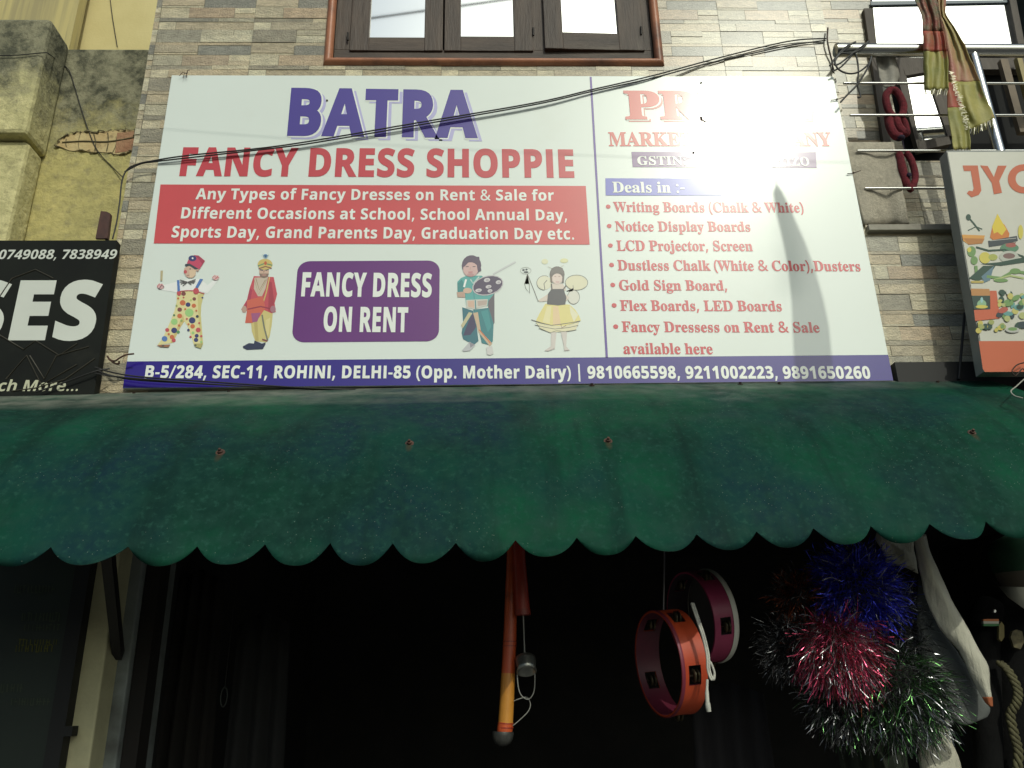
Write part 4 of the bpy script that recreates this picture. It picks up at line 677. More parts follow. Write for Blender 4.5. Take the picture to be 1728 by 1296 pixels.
# printed pictures
SK, SK2 = (.62, .42, .32), (.50, .33, .26)
OR, NV, GN, MA, RD, BL, DK, YL = (.60, .16, .06), (.05, .05, .16), (.35, .60, .22), (.22, .07, .06), (.55, .09, .10), (.10, .20, .48), (.05, .06, .07), (.74, .66, .33)
WH = (.84, .84, .82)
clown = [('p', WH, [(345, 400), (480, 370), (640, 365), (720, 440), (800, 375), (800, 320), (850, 320), (850, 380), (720, 540), (640, 520), (345, 530), (300, 520), (160, 500), (120, 450), (190, 440)]),
 ('p', YL, [(345, 545), (400, 508), (560, 505), (680, 540), (645, 690), (640, 800), (668, 1160), (560, 1180), (530, 1080), (480, 940), (440, 880), (395, 950), (300, 1140), (110, 1172), (180, 1080), (270, 880), (320, 750), (345, 650)]),
 ('p', (.62, .55, .22), [(600, 560), (680, 540), (645, 690), (640, 800), (668, 1160), (640, 1160), (610, 820)]),
 ('p', (.62, .50, .2), [(440, 880), (395, 950), (300, 1140), (270, 1145), (360, 940), (425, 800)])]
for x, y, r, c in ((430, 545, 28, MA), (420, 655, 35, OR), (485, 677, 29, NV), (555, 690, 27, OR), (383, 738, 28, MA), (500, 775, 52, GN), (383, 815, 30, OR), (535, 868, 40, NV), (560, 608, 22, MA), (318, 885, 40, GN), (232, 985, 25, RD), (316, 990, 36, NV), (365, 1010, 20, (.12, .3, .12)), (200, 1092, 35, BL), (290, 1070, 28, OR), (310, 1110, 25, RD), (540, 940, 28, OR), (608, 985, 30, RD), (590, 1055, 24, NV), (582, 1105, 26, NV), (545, 1020, 18, GN), (597, 820, 18, DK), (490, 985, 16, NV), (645, 1060, 15, RD), (315, 805, 14, (.1, .22, .1)), (660, 592, 11, NV), (375, 930, 14, OR), (405, 872, 15, (.3, .4, .12)), (490, 915, 12, OR), (450, 730, 12, OR), (430, 590, 11, RD), (520, 620, 12, (.5, .6, .2)), (365, 600, 12, OR), (470, 850, 12, RD), (250, 1035, 14, OR), (515, 1068, 14, RD), (645, 1130, 13, GN), (585, 750, 12, OR), (620, 900, 12, RD), (345, 690, 12, (.3, .4, .12))):
    clown.append(('e', c, (x, y, r, r*.95)))
clown += [('e', RD, (375, 535, 26, 32)), ('e', RD, (582, 512, 36, 38)), ('l', RD, [(380, 515), (480, 505), (560, 508), (685, 545)], 9),
 ('p', BL, [(350, 380), (378, 378), (388, 512), (358, 520)]), ('p', BL, [(630, 362), (668, 368), (606, 475), (572, 468)]),
 ('p', SK, [(440, 230), (500, 205), (585, 245), (575, 320), (540, 352), (490, 352), (460, 332), (436, 285)]), ('p', (.70, .52, .35), [(500, 260), (580, 250), (570, 320), (535, 350), (505, 345)]),
 ('e', RD, (452, 278, 20, 22)), ('e', DK, (510, 244, 9, 7)), ('l', MA, [(470, 322), (500, 318)], 6), ('e', SK2, (600, 252, 17, 24)),
 ('p', (.55, .07, .13), [(470, 175), (500, 105), (560, 75), (612, 80), (690, 145), (622, 248), (560, 225), (505, 195)]), ('p', (.40, .05, .09), [(560, 75), (612, 80), (690, 145), (660, 185), (610, 120)]),
 ('p', DK, [(448, 185), (505, 178), (612, 242), (570, 252), (505, 207), (448, 207)]), ('e', NV, (538, 115, 48, 36)), ('e', WH, (540, 113, 11, 11))]
for q in ((385, 375), (385, 400), (395, 425), (420, 450)): clown.append(('l', (.12, .11, .10), [(478, 402), q], 9))
for q in ((578, 370), (575, 395), (560, 415), (525, 435)): clown.append(('l', (.12, .11, .10), [(482, 402), q], 9))
clown += [('p', (.50, .42, .25), [(150, 265), (180, 262), (172, 388), (148, 386)]), ('e', (.66, .40, .40), (150, 455, 42, 32)), ('l', RD, [(110, 460), (135, 420), (150, 460), (170, 425)], 8), ('l', DK, [(130, 490), (165, 440), (195, 465)], 8),
 ('e', (.70, .48, .46), (820, 350, 40, 30)), ('l', RD, [(780, 350), (810, 320), (820, 360), (850, 325)], 7), ('l', RD, [(800, 375), (840, 350), (865, 345)], 6),
 ('p', (.35, .16, .08), [(100, 1170), (180, 1165), (270, 1160), (245, 1195), (150, 1190)]), ('p', (.45, .40, .15), [(555, 1150), (665, 1150), (640, 1210), (570, 1185)]), ('e', DK, (180, 1178, 16, 9)), ('e', DK, (575, 1170, 14, 9))]
king = [('p', (.62, .52, .20), [(870, 430), (1040, 450), (1030, 560), (1015, 640), (990, 682), (910, 672), (885, 600), (878, 520)]), ('p', (.50, .40, .14), [(900, 520), (925, 520), (935, 670), (912, 672)]), ('p', (.70, .60, .28), [(985, 520), (1020, 500), (1010, 620), (985, 660)]),
 ('p', (.55, .08, .10), [(900, 198), (1045, 205), (1070, 330), (1052, 395), (1060, 460), (1030, 470), (960, 440), (900, 430), (872, 440), (820, 465), (808, 440), (850, 370), (870, 285)]),
 ('p', (.40, .05, .07), [(1010, 240), (1030, 240), (1050, 390), (1030, 465), (1005, 450)]), ('p', (.42, .05, .09), [(872, 285), (888, 300), (872, 400), (828, 455), (815, 440), (852, 370)]),
 ('p', (.58, .48, .38), [(905, 210), (1005, 205), (985, 290), (960, 345), (930, 345), (900, 290)]), ('l', (.35, .25, .16), [(915, 215), (940, 300), (985, 225)], 6), ('l', (.42, .33, .2), [(905, 230), (935, 330), (1000, 215)], 5), ('l', (.60, .45, .15), [(1015, 205), (990, 320), (965, 400)], 9),
 ('p', (.62, .13, .08), [(850, 375), (965, 345), (985, 430), (940, 500), (890, 540), (836, 540), (850, 450)]), ('p', (.36, .10, .22), [(880, 470), (950, 465), (925, 530), (890, 535)]), ('l', (.30, .04, .06), [(855, 440), (950, 420), (1040, 440)], 9),
 ('l', (.20, .20, .14), [(960, 480), (975, 570), (1000, 668)], 12), ('l', MA, [(960, 660), (1000, 672)], 12), ('e', SK2, (830, 440, 18, 26)), ('e', (.40, .18, .22), (1040, 440, 20, 26)),
 ('p', (.025, .03, .07), [(820, 710), (865, 686), (900, 690), (905, 668), (960, 690), (985, 682), (985, 695), (966, 730), (850, 736), (822, 722)]),
 ('e', SK, (975, 165, 36, 42)), ('p', (.25, .17, .13), [(940, 180), (1010, 180), (1000, 205), (975, 213), (948, 205)]), ('e', (.45, .25, .2), (975, 190, 18, 7)), ('l', DK, [(945, 152), (968, 156)], 8), ('l', DK, [(985, 156), (1008, 150)], 8), ('l', (.3, .16, .1), [(976, 155), (972, 172)], 5),
 ('e', (.62, .47, .15), (982, 112, 54, 40)), ('l', (.12, .28, .14), [(930, 125), (980, 105), (1035, 120)], 8), ('l', MA, [(935, 145), (985, 128), (1030, 142)], 7), ('e', (.55, .12, .05), (985, 104, 10, 14)), ('e', (.10, .22, .40), (985, 52, 17, 14)), ('l', (.4, .5, .5), [(965, 40), (985, 75), (1010, 42)], 5), ('e', DK, (985, 52, 6, 5))]
TL, TD = (.10, .38, .36), (.03, .15, .19)
fighter = [('l', (.55, .56, .56), [(560, 292), (690, 220), (820, 150)], 22), ('l', (.68, .69, .69), [(560, 286), (820, 145)], 6),
 ('p', (.13, .11, .13), [(500, 560), (575, 500), (576, 850), (552, 900), (505, 760)]),
 ('p', TL, [(148, 380), (190, 335), (255, 308), (430, 308), (560, 420), (570, 520), (505, 600), (500, 660), (250, 660), (240, 560), (150, 490)]), ('p', (.05, .24, .24), [(200, 350), (230, 420), (245, 560), (225, 560), (150, 495), (148, 400)]), ('l', WH, [(250, 350), (225, 440)], 22), ('l', (.50, .62, .58), [(300, 350), (330, 400), (400, 320)], 16),
 ('l', (.06, .22, .25), [(330, 400), (345, 600)], 8), ('p', (.58, .56, .50), [(250, 588), (500, 578), (492, 655), (345, 695), (252, 680)]), ('p', SK, [(265, 600), (340, 595), (345, 680), (275, 670)]), ('p', (.48, .38, .33), [(380, 600), (490, 590), (485, 640), (385, 660)]), ('l', (.05, .22, .24), [(355, 590), (360, 690)], 12),
 ('p', TD, [(205, 672), (330, 712), (372, 900), (392, 1060), (342, 1105), (215, 1040), (198, 970), (215, 850)]), ('p', (.05, .04, .10), [(290, 800), (330, 740), (365, 900), (300, 990), (215, 1000)]), ('p', (.035, .20, .22), [(330, 700), (510, 678), (566, 860), (558, 1060), (530, 1110), (430, 1085), (400, 960)]), ('p', (.05, .27, .28), [(420, 720), (500, 700), (540, 900), (500, 960)]),
 ('p', (.56, .50, .30), [(190, 880), (280, 728), (322, 738), (210, 915)]), ('p', (.58, .42, .28), [(330, 738), (385, 728), (420, 950), (552, 1090), (522, 1122), (392, 960)]), ('l', OR, [(400, 930), (530, 1085)], 12),
 ('p', SK2, [(140, 500), (235, 490), (240, 560), (150, 556)]), ('e', SK, (265, 480, 50, 32)),
 ('e', (.55, .52, .54), (500, 420, 184, 112, -15)), ('e', (.085, .06, .11), (500, 420, 172, 101, -15))]
for x, y, a_, c_ in ((490, 358, 37, 24), (622, 383, 32, 22), (508, 435, 34, 20), (393, 477, 38, 20), (525, 483, 28, 20)): fighter += [('e', (.62, .58, .60), (x, y, a_, c_, -10)), ('e', (.42, .38, .42), (x+4, y+3, a_*.5, c_*.5, -10))]
fighter += [('e', (.11, .075, .12), (312, 190, 112, 118)), ('e', (.64, .42, .40), (302, 238, 88, 84)), ('p', (.11, .075, .12), [(205, 180), (260, 90), (400, 90), (425, 250), (385, 270), (370, 170), (300, 130), (225, 210)]), ('e', (.50, .28, .28), (300, 300, 40, 22)), ('l', DK, [(245, 205), (278, 203)], 8), ('l', DK, [(325, 205), (358, 203)], 8), ('l', (.5, .16, .18), [(275, 268), (325, 266)], 10), ('l', SK2, [(300, 210), (294, 240)], 7),
 ('p', (.50, .50, .52), [(205, 1165), (290, 1068), (355, 1110), (295, 1172), (220, 1182)]), ('p', (.28, .26, .30), [(285, 1070), (350, 1100), (300, 1140)]), ('p', (.64, .62, .60), [(480, 1130), (550, 1118), (566, 1205), (530, 1225), (490, 1215)])]
def loop(cx, cy, rx, ry, ro=0, a0=0, a1=360):
    return [(cx+rx*math.cos(R(a))*math.cos(R(ro))-ry*math.sin(R(a))*math.sin(R(ro)), cy+rx*math.cos(R(a))*math.sin(R(ro))+ry*math.sin(R(a))*math.cos(R(ro))) for a in range(a0, a1+1, 15)]
LN = (.16, .15, .13); PSK = (.70, .60, .52)
bee = [('e', (.74, .70, .50), (770, 388, 125, 84)), ('e', (.74, .72, .56), (400, 390, 85, 80)), ('e', (.72, .70, .62), (735, 555, 65, 78)), ('l', LN, loop(770, 388, 130, 88), 5), ('l', LN, loop(400, 392, 88, 84, 0, 90, 300), 5), ('l', LN, loop(735, 555, 70, 82), 5), ('l', LN, [(430, 360), (395, 400), (405, 465)], 8), ('l', LN, [(655, 485), (740, 450), (720, 490)], 7), ('l', LN, [(730, 420), (735, 470)], 5),
 ('e', (.72, .70, .48), (405, 145, 38, 30)), ('e', (.72, .70, .40), (628, 135, 46, 26)), ('l', (.6, .58, .5), [(440, 205), (490, 225)], 6), ('l', (.6, .58, .5), [(580, 215), (625, 185)], 6),
 ('l', LN, [(205, 288), (330, 605)], 7), ('l', LN, [(205, 288), (172, 400), (185, 455), (230, 510), (225, 400), (205, 288)], 6), ('e', DK, (160, 242, 15, 9)), ('e', DK, (195, 236, 13, 9)), ('e', DK, (190, 266, 27, 9)), ('l', (.4, .4, .36), loop(185, 250, 62, 38), 4),
 ('p', PSK, [(440, 520), (380, 560), (330, 590), (345, 610), (440, 600)]), ('p', PSK, [(480, 400), (610, 400), (650, 460), (640, 480), (470, 480)]), ('p', PSK, [(640, 520), (690, 560), (650, 600), (630, 580)]),
 ('p', (.76, .66, .26), [(410, 630), (690, 640), (755, 700), (800, 770), (820, 825), (640, 885), (480, 885), (300, 830), (345, 740)]), ('p', (.80, .72, .40), [(430, 660), (480, 660), (460, 860), (380, 840)]), ('p', (.78, .58, .34), [(500, 660), (560, 660), (590, 870), (500, 870)]), ('p', (.78, .74, .52), [(690, 650), (790, 760), (740, 840), (700, 740)]), ('p', (.74, .68, .45), [(300, 845), (480, 885), (640, 885), (800, 840), (760, 930), (600, 955), (460, 960), (350, 910)]),
 ('l', LN, [(250, 815), (360, 850), (480, 880), (600, 865), (700, 850), (810, 830)], 8), ('l', LN, [(290, 875), (420, 905), (520, 922), (680, 905), (790, 880)], 7), ('l', LN, [(335, 915), (470, 965), (540, 940), (640, 955), (770, 930)], 6), ('l', MA, [(590, 870), (600, 910), (650, 880)], 6),
 ('p', (.62, .56, .52), [(480, 960), (540, 960), (522, 1130), (520, 1150), (440, 1180), (405, 1168), (475, 1120)]), ('p', (.62, .56, .52), [(590, 955), (662, 955), (650, 1120), (690, 1165), (630, 1175), (622, 1110)]), ('l', (.45, .38, .36), [(405, 1172), (460, 1170), (520, 1140)], 6), ('l', (.45, .38, .36), [(630, 1170), (690, 1165)], 6),
 ('p', (.085, .08, .09), [(480, 462), (620, 460), (640, 520), (655, 560), (640, 640), (560, 650), (430, 638), (440, 520)]), ('l', (.12, .11, .1), [(480, 400), (488, 470)], 14), ('l', (.12, .11, .1), [(650, 420), (615, 470)], 14),
 ('e', (.15, .13, .12), (547, 292, 86, 92)), ('e', (.74, .60, .54), (548, 345, 62, 62)), ('p', (.18, .16, .15), [(470, 300), (480, 225), (540, 200), (610, 220), (630, 300), (590, 275), (505, 275)]), ('p', (.20, .15, .12), [(465, 300), (490, 330), (490, 395), (470, 380)]), ('p', (.17, .15, .14), [(608, 310), (630, 300), (625, 385), (600, 395)]), ('l', (.4, .25, .2), [(515, 318), (535, 318)], 6), ('l', (.4, .25, .2), [(562, 318), (582, 316)], 6), ('l', (.6, .3, .3), [(530, 380), (570, 380)], 7)]
for items, ox_, oy_, sc_, lb in ((clown, 250, 420, 7.2, 'printed clown in spotted dungarees and red hat'), (king, 220, 420, 4.32, 'printed man in gold crown, red waistcoat and yellow trousers'), (fighter, 750, 420, 6.823, 'printed boy in teal costume with round shield and sword'), (bee, 860, 420, 6.82, 'printed girl in bee wings and yellow skirt')):
    mb = MB(); figure(mb, ox_, oy_, sc_, -.0008, items); o = mb.build('printed_figure', sign); o['label'] = lb
nails = MB(); iron = mat('dark_iron', (.03, .024, .02), .6, (.06, .03, .02), 40, metal=.5)
for x, y in ((1183, 140), (1170, 258), (552, 170), (1412, 168), (1440, 292)): 
    c = at(x, y, 0); k = MB(); k.lathe([(.0045, 0), (.0045, -.004), (.001, -.007)], c, (0, 1, 0), iron, 8, cap=True); k.build('nail', sign)
k = MB()
c = at(316, 124, -.004)
for dx, dz_ in ((-.03, -.02), (.004, -.03), (-.012, -.034), (.012, .012)): k.tube([c, c+Vector((dx*.5, -.015, dz_*.3)), c+Vector((dx, -.008, dz_))], .0016, iron, 5)
k.build('wire_tie', sign)
for x, y in ((1412, 168), (1440, 292)):
    k = MB(); c = at(x, y, -.006); k.tube([c+Vector((-.028, 0, -.004)), c, c+Vector((.03, -.01, .006))], .002, iron, 5); k.build('wire_tie', sign)

# ================================================================== BLACK SIGN (left)
YK = -.03
bs = thing('black_sign', 'black printed sign with big white letters and phone numbers left of the main sign', 'sign', (-2.2, YK, 2.6))
blk = mat('black_flex', (.010, .011, .010), .6, (.014, .016, .013), 3, spec=.12, dirt=(.03, .03, .024), dscale=5, dlo=.6, dhi=.9)
k1, k2 = at(197, 405.5, YK), at(165.5, 664, YK)
m = MB(); m.prism([(-3.4, YK, 2.45), (k2.x-.01, YK, 2.45), (k1.x, YK, k1.z), (-3.4, YK, k1.z+.005)], .04, blk); m.build('panel', bs)
KW = ink((.60, .62, .57), .5); YKL = YK-.0015
m = MB()
for pts in ([(-10, 560), (40, 590), (60, 575), (100, 600), (130, 580)], [(10, 640), (45, 600), (70, 650), (130, 615)], [(50, 350+250), (75, 640), (95, 600), (150, 585)], [(20, 660), (60, 655), (110, 640), (160, 605)], [(0, 500), (20, 470), (60, 455), (90, 470)]):
    P = [at(x, y, YKL+.0007) for x, y in pts]; m.tube(P, .0035, mat('dull_gold_line', (.032, .028, .018), .5), 4)
m.build('pattern_line', bs)
m = MB(); write(m, '0749088, 7838949', 'S', (-3, 437), (196, 436.5), (-3, 421.5), YKL, KW, fat=3, slant=.1, track=4); m.build('lettering', bs)
m = MB(); write(m, 'SES', 'S', (-70, 570.5), (158, 570), (-70, 477), YKL, KW, fat=20, track=26); m.build('lettering', bs)
m = MB(); write(m, 'ch More...', 'S', (-4, 660), (131, 659.5), (-4, 641.5), YKL, ink((.50, .50, .36), .5), fat=2, slant=.12, track=4); m.build('lettering', bs)

# ================================================================== LIGHT-BOX SIGN (right)
YJ = -.17
jb = thing('box_sign', 'white box sign with orange lettering, food pictures and an orange foot hung on the railing', 'sign', (2.1, YJ, 2.75))
acr = mat('white_acrylic', (.50, .49, .42), .4, (.45, .44, .37), 3, dirt=(.40, .38, .30), dscale=4, dlo=.6, dhi=.85)
sidem = mat('grey_sign_edge', (.26, .27, .25), .6, (.19, .20, .19), 8)
def jp(px, py, Y=YJ): return at(px, py, Y)
fq = [(1597, 254), (1800, 253), (1866, 626), (1661, 627)]
F = [jp(*q) for q in fq]
m = MB(); m.prism([F[3], F[2], F[1], F[0]], .058, sidem); m.build('casing', jb, bevel=.006)
m = MB(); G = [jp(*q, YJ-.002) for q in ((1599, 256.5), (1798, 256), (1863, 624), (1663, 624.5))]; m.poly([G[3], G[2], G[1], G[0]], acr); m.build('face_panel', jb)
def jink(c): return ink(c, .45)
red_o = (.50, .12, .055)
m = MB(); figure(m, 1590, 250, 3.3261, YJ-.003, [('p', red_o, [(205, 1083), (900, 1080), (920, 1252), (240, 1256), (228, 1240)])], ink_=jink); m.build('orange_band', jb)
m = MB()
figure(m, 1590, 250, 3.3261, YJ-.003, [('p', red_o, [(115, 97), (200, 97), (220, 238), (206, 262), (165, 276), (138, 254), (150, 238), (170, 242), (177, 225), (160, 128), (122, 128)]),
    ('p', red_o, [(213, 96), (256, 100), (290, 162), (312, 98), (362, 98), (320, 185), (336, 250), (290, 259), (278, 195)])], ink_=jink)
oo = [jp(1590+(458+90*math.cos(i*.2618))/3.3261, 250+(172+82*math.sin(i*.2618))/3.3261, YJ-.003) for i in range(24)]
oi = [jp(1590+(458+46*math.cos(i*.2618))/3.3261, 250+(172+46*math.sin(i*.2618))/3.3261, YJ-.003) for i in range(24)]
m.flat([[(p.x, p.z) for p in oo], [(p.x, p.z) for p in oi]], YJ-.0032, jink(red_o)); m.build('lettering', jb)
FG, FD, FY = (.16, .28, .10), (.03, .07, .05), (.58, .50, .10)
food = [('l', FD, [(140, 380), (175, 420), (210, 465)], 9), ('e', FD, (147, 388, 14, 18)), ('l', FD, [(145, 462), (190, 440), (225, 455)], 5), ('p', (.62, .30, .07), [(110, 485), (240, 490), (225, 535), (150, 542), (118, 520)]), ('p', (.42, .18, .05), [(115, 505), (238, 508), (225, 535), (150, 542)]),
 ('p', (.58, .19, .04), [(268, 500), (282, 440), (310, 395), (350, 430), (378, 480), (370, 515), (290, 520)]), ('p', (.68, .52, .06), [(280, 440), (310, 368), (360, 455), (335, 490), (310, 470), (290, 480)]), ('p', DK, [(258, 520), (420, 492), (425, 520), (330, 545), (262, 555)]), ('l', (.4, .4, .36), [(268, 520), (415, 505)], 4), ('p', MA, [(350, 535), (415, 528), (400, 555), (360, 556)]),
 ('e', (.10, .22, .13), (378, 560, 52, 26)), ('e', (.35, .10, .08), (385, 545, 30, 12)), ('l', FD, [(190, 555), (260, 575), (350, 570), (459, 610)], 10), ('e', (.45, .46, .40), (375, 610, 55, 34)), ('e', (.20, .12, .11), (375, 605, 34, 16)), ('p', FD, [(215, 650), (320, 640), (470, 610), (470, 640), (330, 660)]), ('e', FY, (240, 615, 32, 32)), ('e', (.38, .40, .10), (285, 612, 26, 18)), ('e', FG, (165, 580, 24, 30)), ('e', FY, (152, 570, 12, 14)), ('e', FG, (180, 630, 20, 24)),
 ('p', FG, [(180, 660), (198, 660), (205, 750), (188, 750)]), ('p', FD, [(150, 730), (230, 660), (300, 660), (260, 720), (200, 745)]), ('p', (.12, .2, .25), [(220, 720), (290, 660), (270, 740), (235, 755)]), ('l', FG, [(250, 720), (330, 730), (400, 690), (470, 700)], 16), ('l', (.4, .46, .2), [(290, 740), (380, 715), (459, 730)], 10), ('e', FG, (410, 690, 30, 16)), ('e', FY, (440, 470, 14, 40)), ('e', FG, (330, 742, 40, 10)), ('p', (.45, .35, .1), [(160, 745), (235, 745), (230, 757), (165, 757)]),
 ('p', (.45, .22, .08), [(160, 788), (265, 790), (270, 830), (165, 830)]), ('p', (.03, .06, .05), [(165, 828), (268, 828), (268, 905), (178, 905)]), ('e', (.25, .42, .25), (222, 875, 26, 24)), ('e', FY, (222, 890, 34, 10)), ('e', (.3, .5, .5), (222, 852, 8, 16)), ('p', (.52, .12, .06), [(268, 800), (305, 800), (325, 955), (185, 970), (178, 908), (270, 905)])]
rr = random.Random(11)
for i in range(46):
    x, y = rr.uniform(320, 520), rr.uniform(805, 1000); c = rr.choice([FG, FD, (.40, .42, .18), (.12, .30, .28), (.55, .56, .5), (.42, .10, .07), (.03, .05, .06), (.5, .45, .14)])
    food.append(('e', c, (x, y, rr.uniform(9, 30), rr.uniform(8, 20), rr.uniform(-30, 30))))
for i in range(18):
    x, y = rr.uniform(200, 350), rr.uniform(975, 1025); food.append(('e', rr.choice([FG, FD, (.32, .34, .12), (.5, .42, .1)]), (x, y, rr.uniform(8, 24), rr.uniform(6, 16), rr.uniform(-30, 30))))
food += [('e', (.42, .42, .38), (395, 1020, 40, 16)), ('e', FG, (395, 1015, 26, 10))]
m = MB(); figure(m, 1590, 250, 3.3261, YJ-.003, food, ink_=jink); m.build('printed_picture', jb)
wr = MB(); wr.tube(smooth_path([jp(1728, 612, YJ-.02), jp(1716, 616, YJ-.03), jp(1708, 626, YJ-.03), jp(1714, 634, YJ-.03), jp(1726, 622, YJ-.02), jp(1732, 634, YJ-.02)], 6), .0025, iron, 6); wr.build('wire_tie', jb)
# ================================================================== AWNING
def mk_awning_mat():
    m = mat('green_painted_sheet', (.0065, .030, .022), .50, (.006, .068, .034), 2.1, detail=6, lo=.40, hi=.64, bump=.12, bscale=6, spec=.03)
    tt = m.node_tree; N = tt.nodes.new; L = tt.links.new; b_ = tt.nodes['Principled BSDF']; src = b_.inputs['Base Color'].links[0].from_socket
    g_ = N('ShaderNodeNewGeometry')
    def mixc(fac, a, c):
        x = N('ShaderNodeMix'); x.data_type = 'RGBA'; L(fac, x.inputs[0]); L(a, x.inputs[6]); x.inputs[7].default_value = (*c, 1); return x.outputs[2]
    def nz(sc, det, a, c, st=(1, 1, 1)):
        mp = N('ShaderNodeMapping'); mp.inputs['Scale'].default_value = st; mp.inputs['Location'].default_value = (3.1, 1.7, .4); L(g_.outputs['Position'], mp.inputs[0])
        n = N('ShaderNodeTexNoise'); n.inputs['Scale'].default_value = sc; n.inputs['Detail'].default_value = det; n.inputs['Roughness'].default_value = .6; L(mp.outputs[0], n.inputs['Vector'])
        r = N('ShaderNodeMapRange'); r.inputs[1].default_value = a; r.inputs[2].default_value = c; L(n.outputs[0], r.inputs[0]); return r.outputs[0]
    c = mixc(nz(1.25, 3, .46, .62), src, (.008, .027, .036))          # faded bluish patches
    c = mixc(nz(26, 8, .42, .80), c, (.013, .050, .037))              # chalky mottling
    c = mixc(nz(2.2, 7, .50, .72, (3.2, .5, .45)), c, (.006, .022, .018))   # dark runs down the slope
    c = mixc(nz(60, 4, .55, .85), c, (.020, .075, .055))
    # dust lying where the sheet is nearly flat
    sp = N('ShaderNodeSeparateXYZ'); L(g_.outputs['Normal'], sp.inputs[0])
    ab = N('ShaderNodeMath'); ab.operation = 'ABSOLUTE'; L(sp.outputs[2], ab.inputs[0])
    r = N('ShaderNodeMapRange'); r.inputs[1].default_value = .84; r.inputs[2].default_value = .915; r.inputs[4].default_value = .75; L(ab.outputs[0], r.inputs[0])
    n2 = nz(9, 6, .25, .8); mu = N('ShaderNodeMath'); mu.operation = 'MULTIPLY'; L(r.outputs[0], mu.inputs[0]); L(n2, mu.inputs[1])
    c = mixc(mu.outputs[0], c, (.36, .34, .285))
    # sun glitter painted in as pale specks
    v = N('ShaderNodeTexVoronoi'); v.inputs['Scale'].default_value = 75; L(g_.outputs['Position'], v.inputs['Vector'])
    lt = N('ShaderNodeMath'); lt.operation = 'LESS_THAN'; lt.inputs[1].default_value = .10; L(v.outputs['Distance'], lt.inputs[0])
    wn = nz(5, 2, .50, .52); mm = N('ShaderNodeMath'); mm.operation = 'MULTIPLY'; L(lt.outputs[0], mm.inputs[0]); L(wn, mm.inputs[1])
    m3 = N('ShaderNodeMath'); m3.operation = 'MULTIPLY'; m3.inputs[1].default_value = .30; L(mm.outputs[0], m3.inputs[0])
    c = mixc(m3.outputs[0], c, (.30, .36, .30))
    # rust run below each bolt
    for bp_ in BOLTS:
        ad = N('ShaderNodeVectorMath'); ad.operation = 'SUBTRACT'; L(g_.outputs['Position'], ad.inputs[0]); ad.inputs[1].default_value = bp_+Vector((0, 0, -.018))
        sc = N('ShaderNodeVectorMath'); sc.operation = 'MULTIPLY'; L(ad.outputs[0], sc.inputs[0]); sc.inputs[1].default_value = (1.9, .6, .75)
        ln = N('ShaderNodeVectorMath'); ln.operation = 'LENGTH'; L(sc.outputs[0], ln.inputs[0])
        q = N('ShaderNodeMapRange'); q.inputs[1].default_value = .026; q.inputs[2].default_value = .006; q.inputs[4].default_value = .6; L(ln.outputs['Value'], q.inputs[0])
        c = mixc(q.outputs[0], c, (.075, .04, .022))
    L(c, b_.inputs['Base Color'])
    rr_ = N('ShaderNodeMapRange'); rr_.inputs[3].default_value = .45; rr_.inputs[4].default_value = .7; L(nz(12, 6, .3, .7), rr_.inputs[0]); L(rr_.outputs[0], b_.inputs['Roughness'])
    return m
YT = .02
def ybot_px(px): return -.90+.21*(px-0)/1728          # the front edge runs slightly away from the street to the right
TOP = [(-80, 669), (0, 668), (300, 660.5), (600, 655.5), (1000, 648.5), (1400, 643.5), (1665, 640.5), (1700, 640)]
BOT = [(-140, 956), (25, 956), (270, 958.5), (500, 957), (720, 952), (920, 944), (1130, 933), (1330, 925), (1540, 917), (1728, 908), (2000, 894)]
CUSP = [(-160, 918), (82, 921), (328, 921), (555, 914), (769, 913), (975, 906), (1178, 899), (1379, 889), (1580, 882), (1760, 873), (2000, 862)]
topT = [(at(x, y, YT).x, at(x, y, YT).z) for x, y in TOP]
botT = [(at(x, y, ybot_px(x)).x, at(x, y, ybot_px(x)).z) for x, y in BOT]; botY = [(at(x, y, ybot_px(x)).x, ybot_px(x)) for x, y in BOT]
cusT = [(at(x, y, ybot_px(x)).x, at(x, y, ybot_px(x)).z) for x, y in CUSP]
cxs = [at(x, 910, ybot_px(x)).x for x in (-665, -540, -415, -290, -165, -42, 82, 212, 328, 443, 555, 662, 769, 870, 975, 1075, 1178, 1280, 1379, 1479, 1580, 1676, 1772, 1868)]
XA0 = cxs[0]; XA1 = at(1664, 641, YT).x
PY = [(0, 0), (.22, .395), (.43, .67), (.667, .854), (.856, .951), (1, 1.0)]    # share of drop -> share of reach
PY = [(0, 0), (.115, .21), (.247, .427), (.43, .655), (.56, .775), (.667, .854), (.76, .905), (.856, .951), (1, 1.0)]
rw = random.Random(5)
wob = [(rw.uniform(2, 9), rw.uniform(1, 8), rw.uniform(0, 6.3), rw.uniform(.0012, .003)) for _ in range(7)]
def awn(Xp, t, drop=0):
    """point on the sheet: t=0 at the wall, 1 at the cusp line, then the scallop hangs on by drop"""
    zt, zb_ = interp(topT, Xp), interp(botT, Xp); zc_ = interp(cusT, Xp); yb = interp(botY, Xp)
    full = zt-zb_; s = t*(zt-zc_)/full+drop/full
    y = YT+(yb-YT)*interp(PY, min(s, 1.0))
    wv = sum(a*math.sin(f1*Xp+f2*s*2.2+ph) for f1, f2, ph, a in wob)*min(1, s*3)
    return Vector((Xp, y-wv, zt-full*s-.4*wv))
def scallop(Xp):
    for a, b in zip(cxs, cxs[1:]):
        if a <= Xp <= b:
            u = abs((Xp-(a+b)/2)/((b-a)/2)); return (interp(cusT, Xp)-interp(botT, Xp))*(1-u**2.3)*(1+.07*math.sin(a*37))
    return 0
cols = []
for a, b in zip(cxs, cxs[1:]):
    for k in range(14): cols.append(a+(b-a)*k/14)
cols = [c for c in cols if c < XA1]+[XA1]
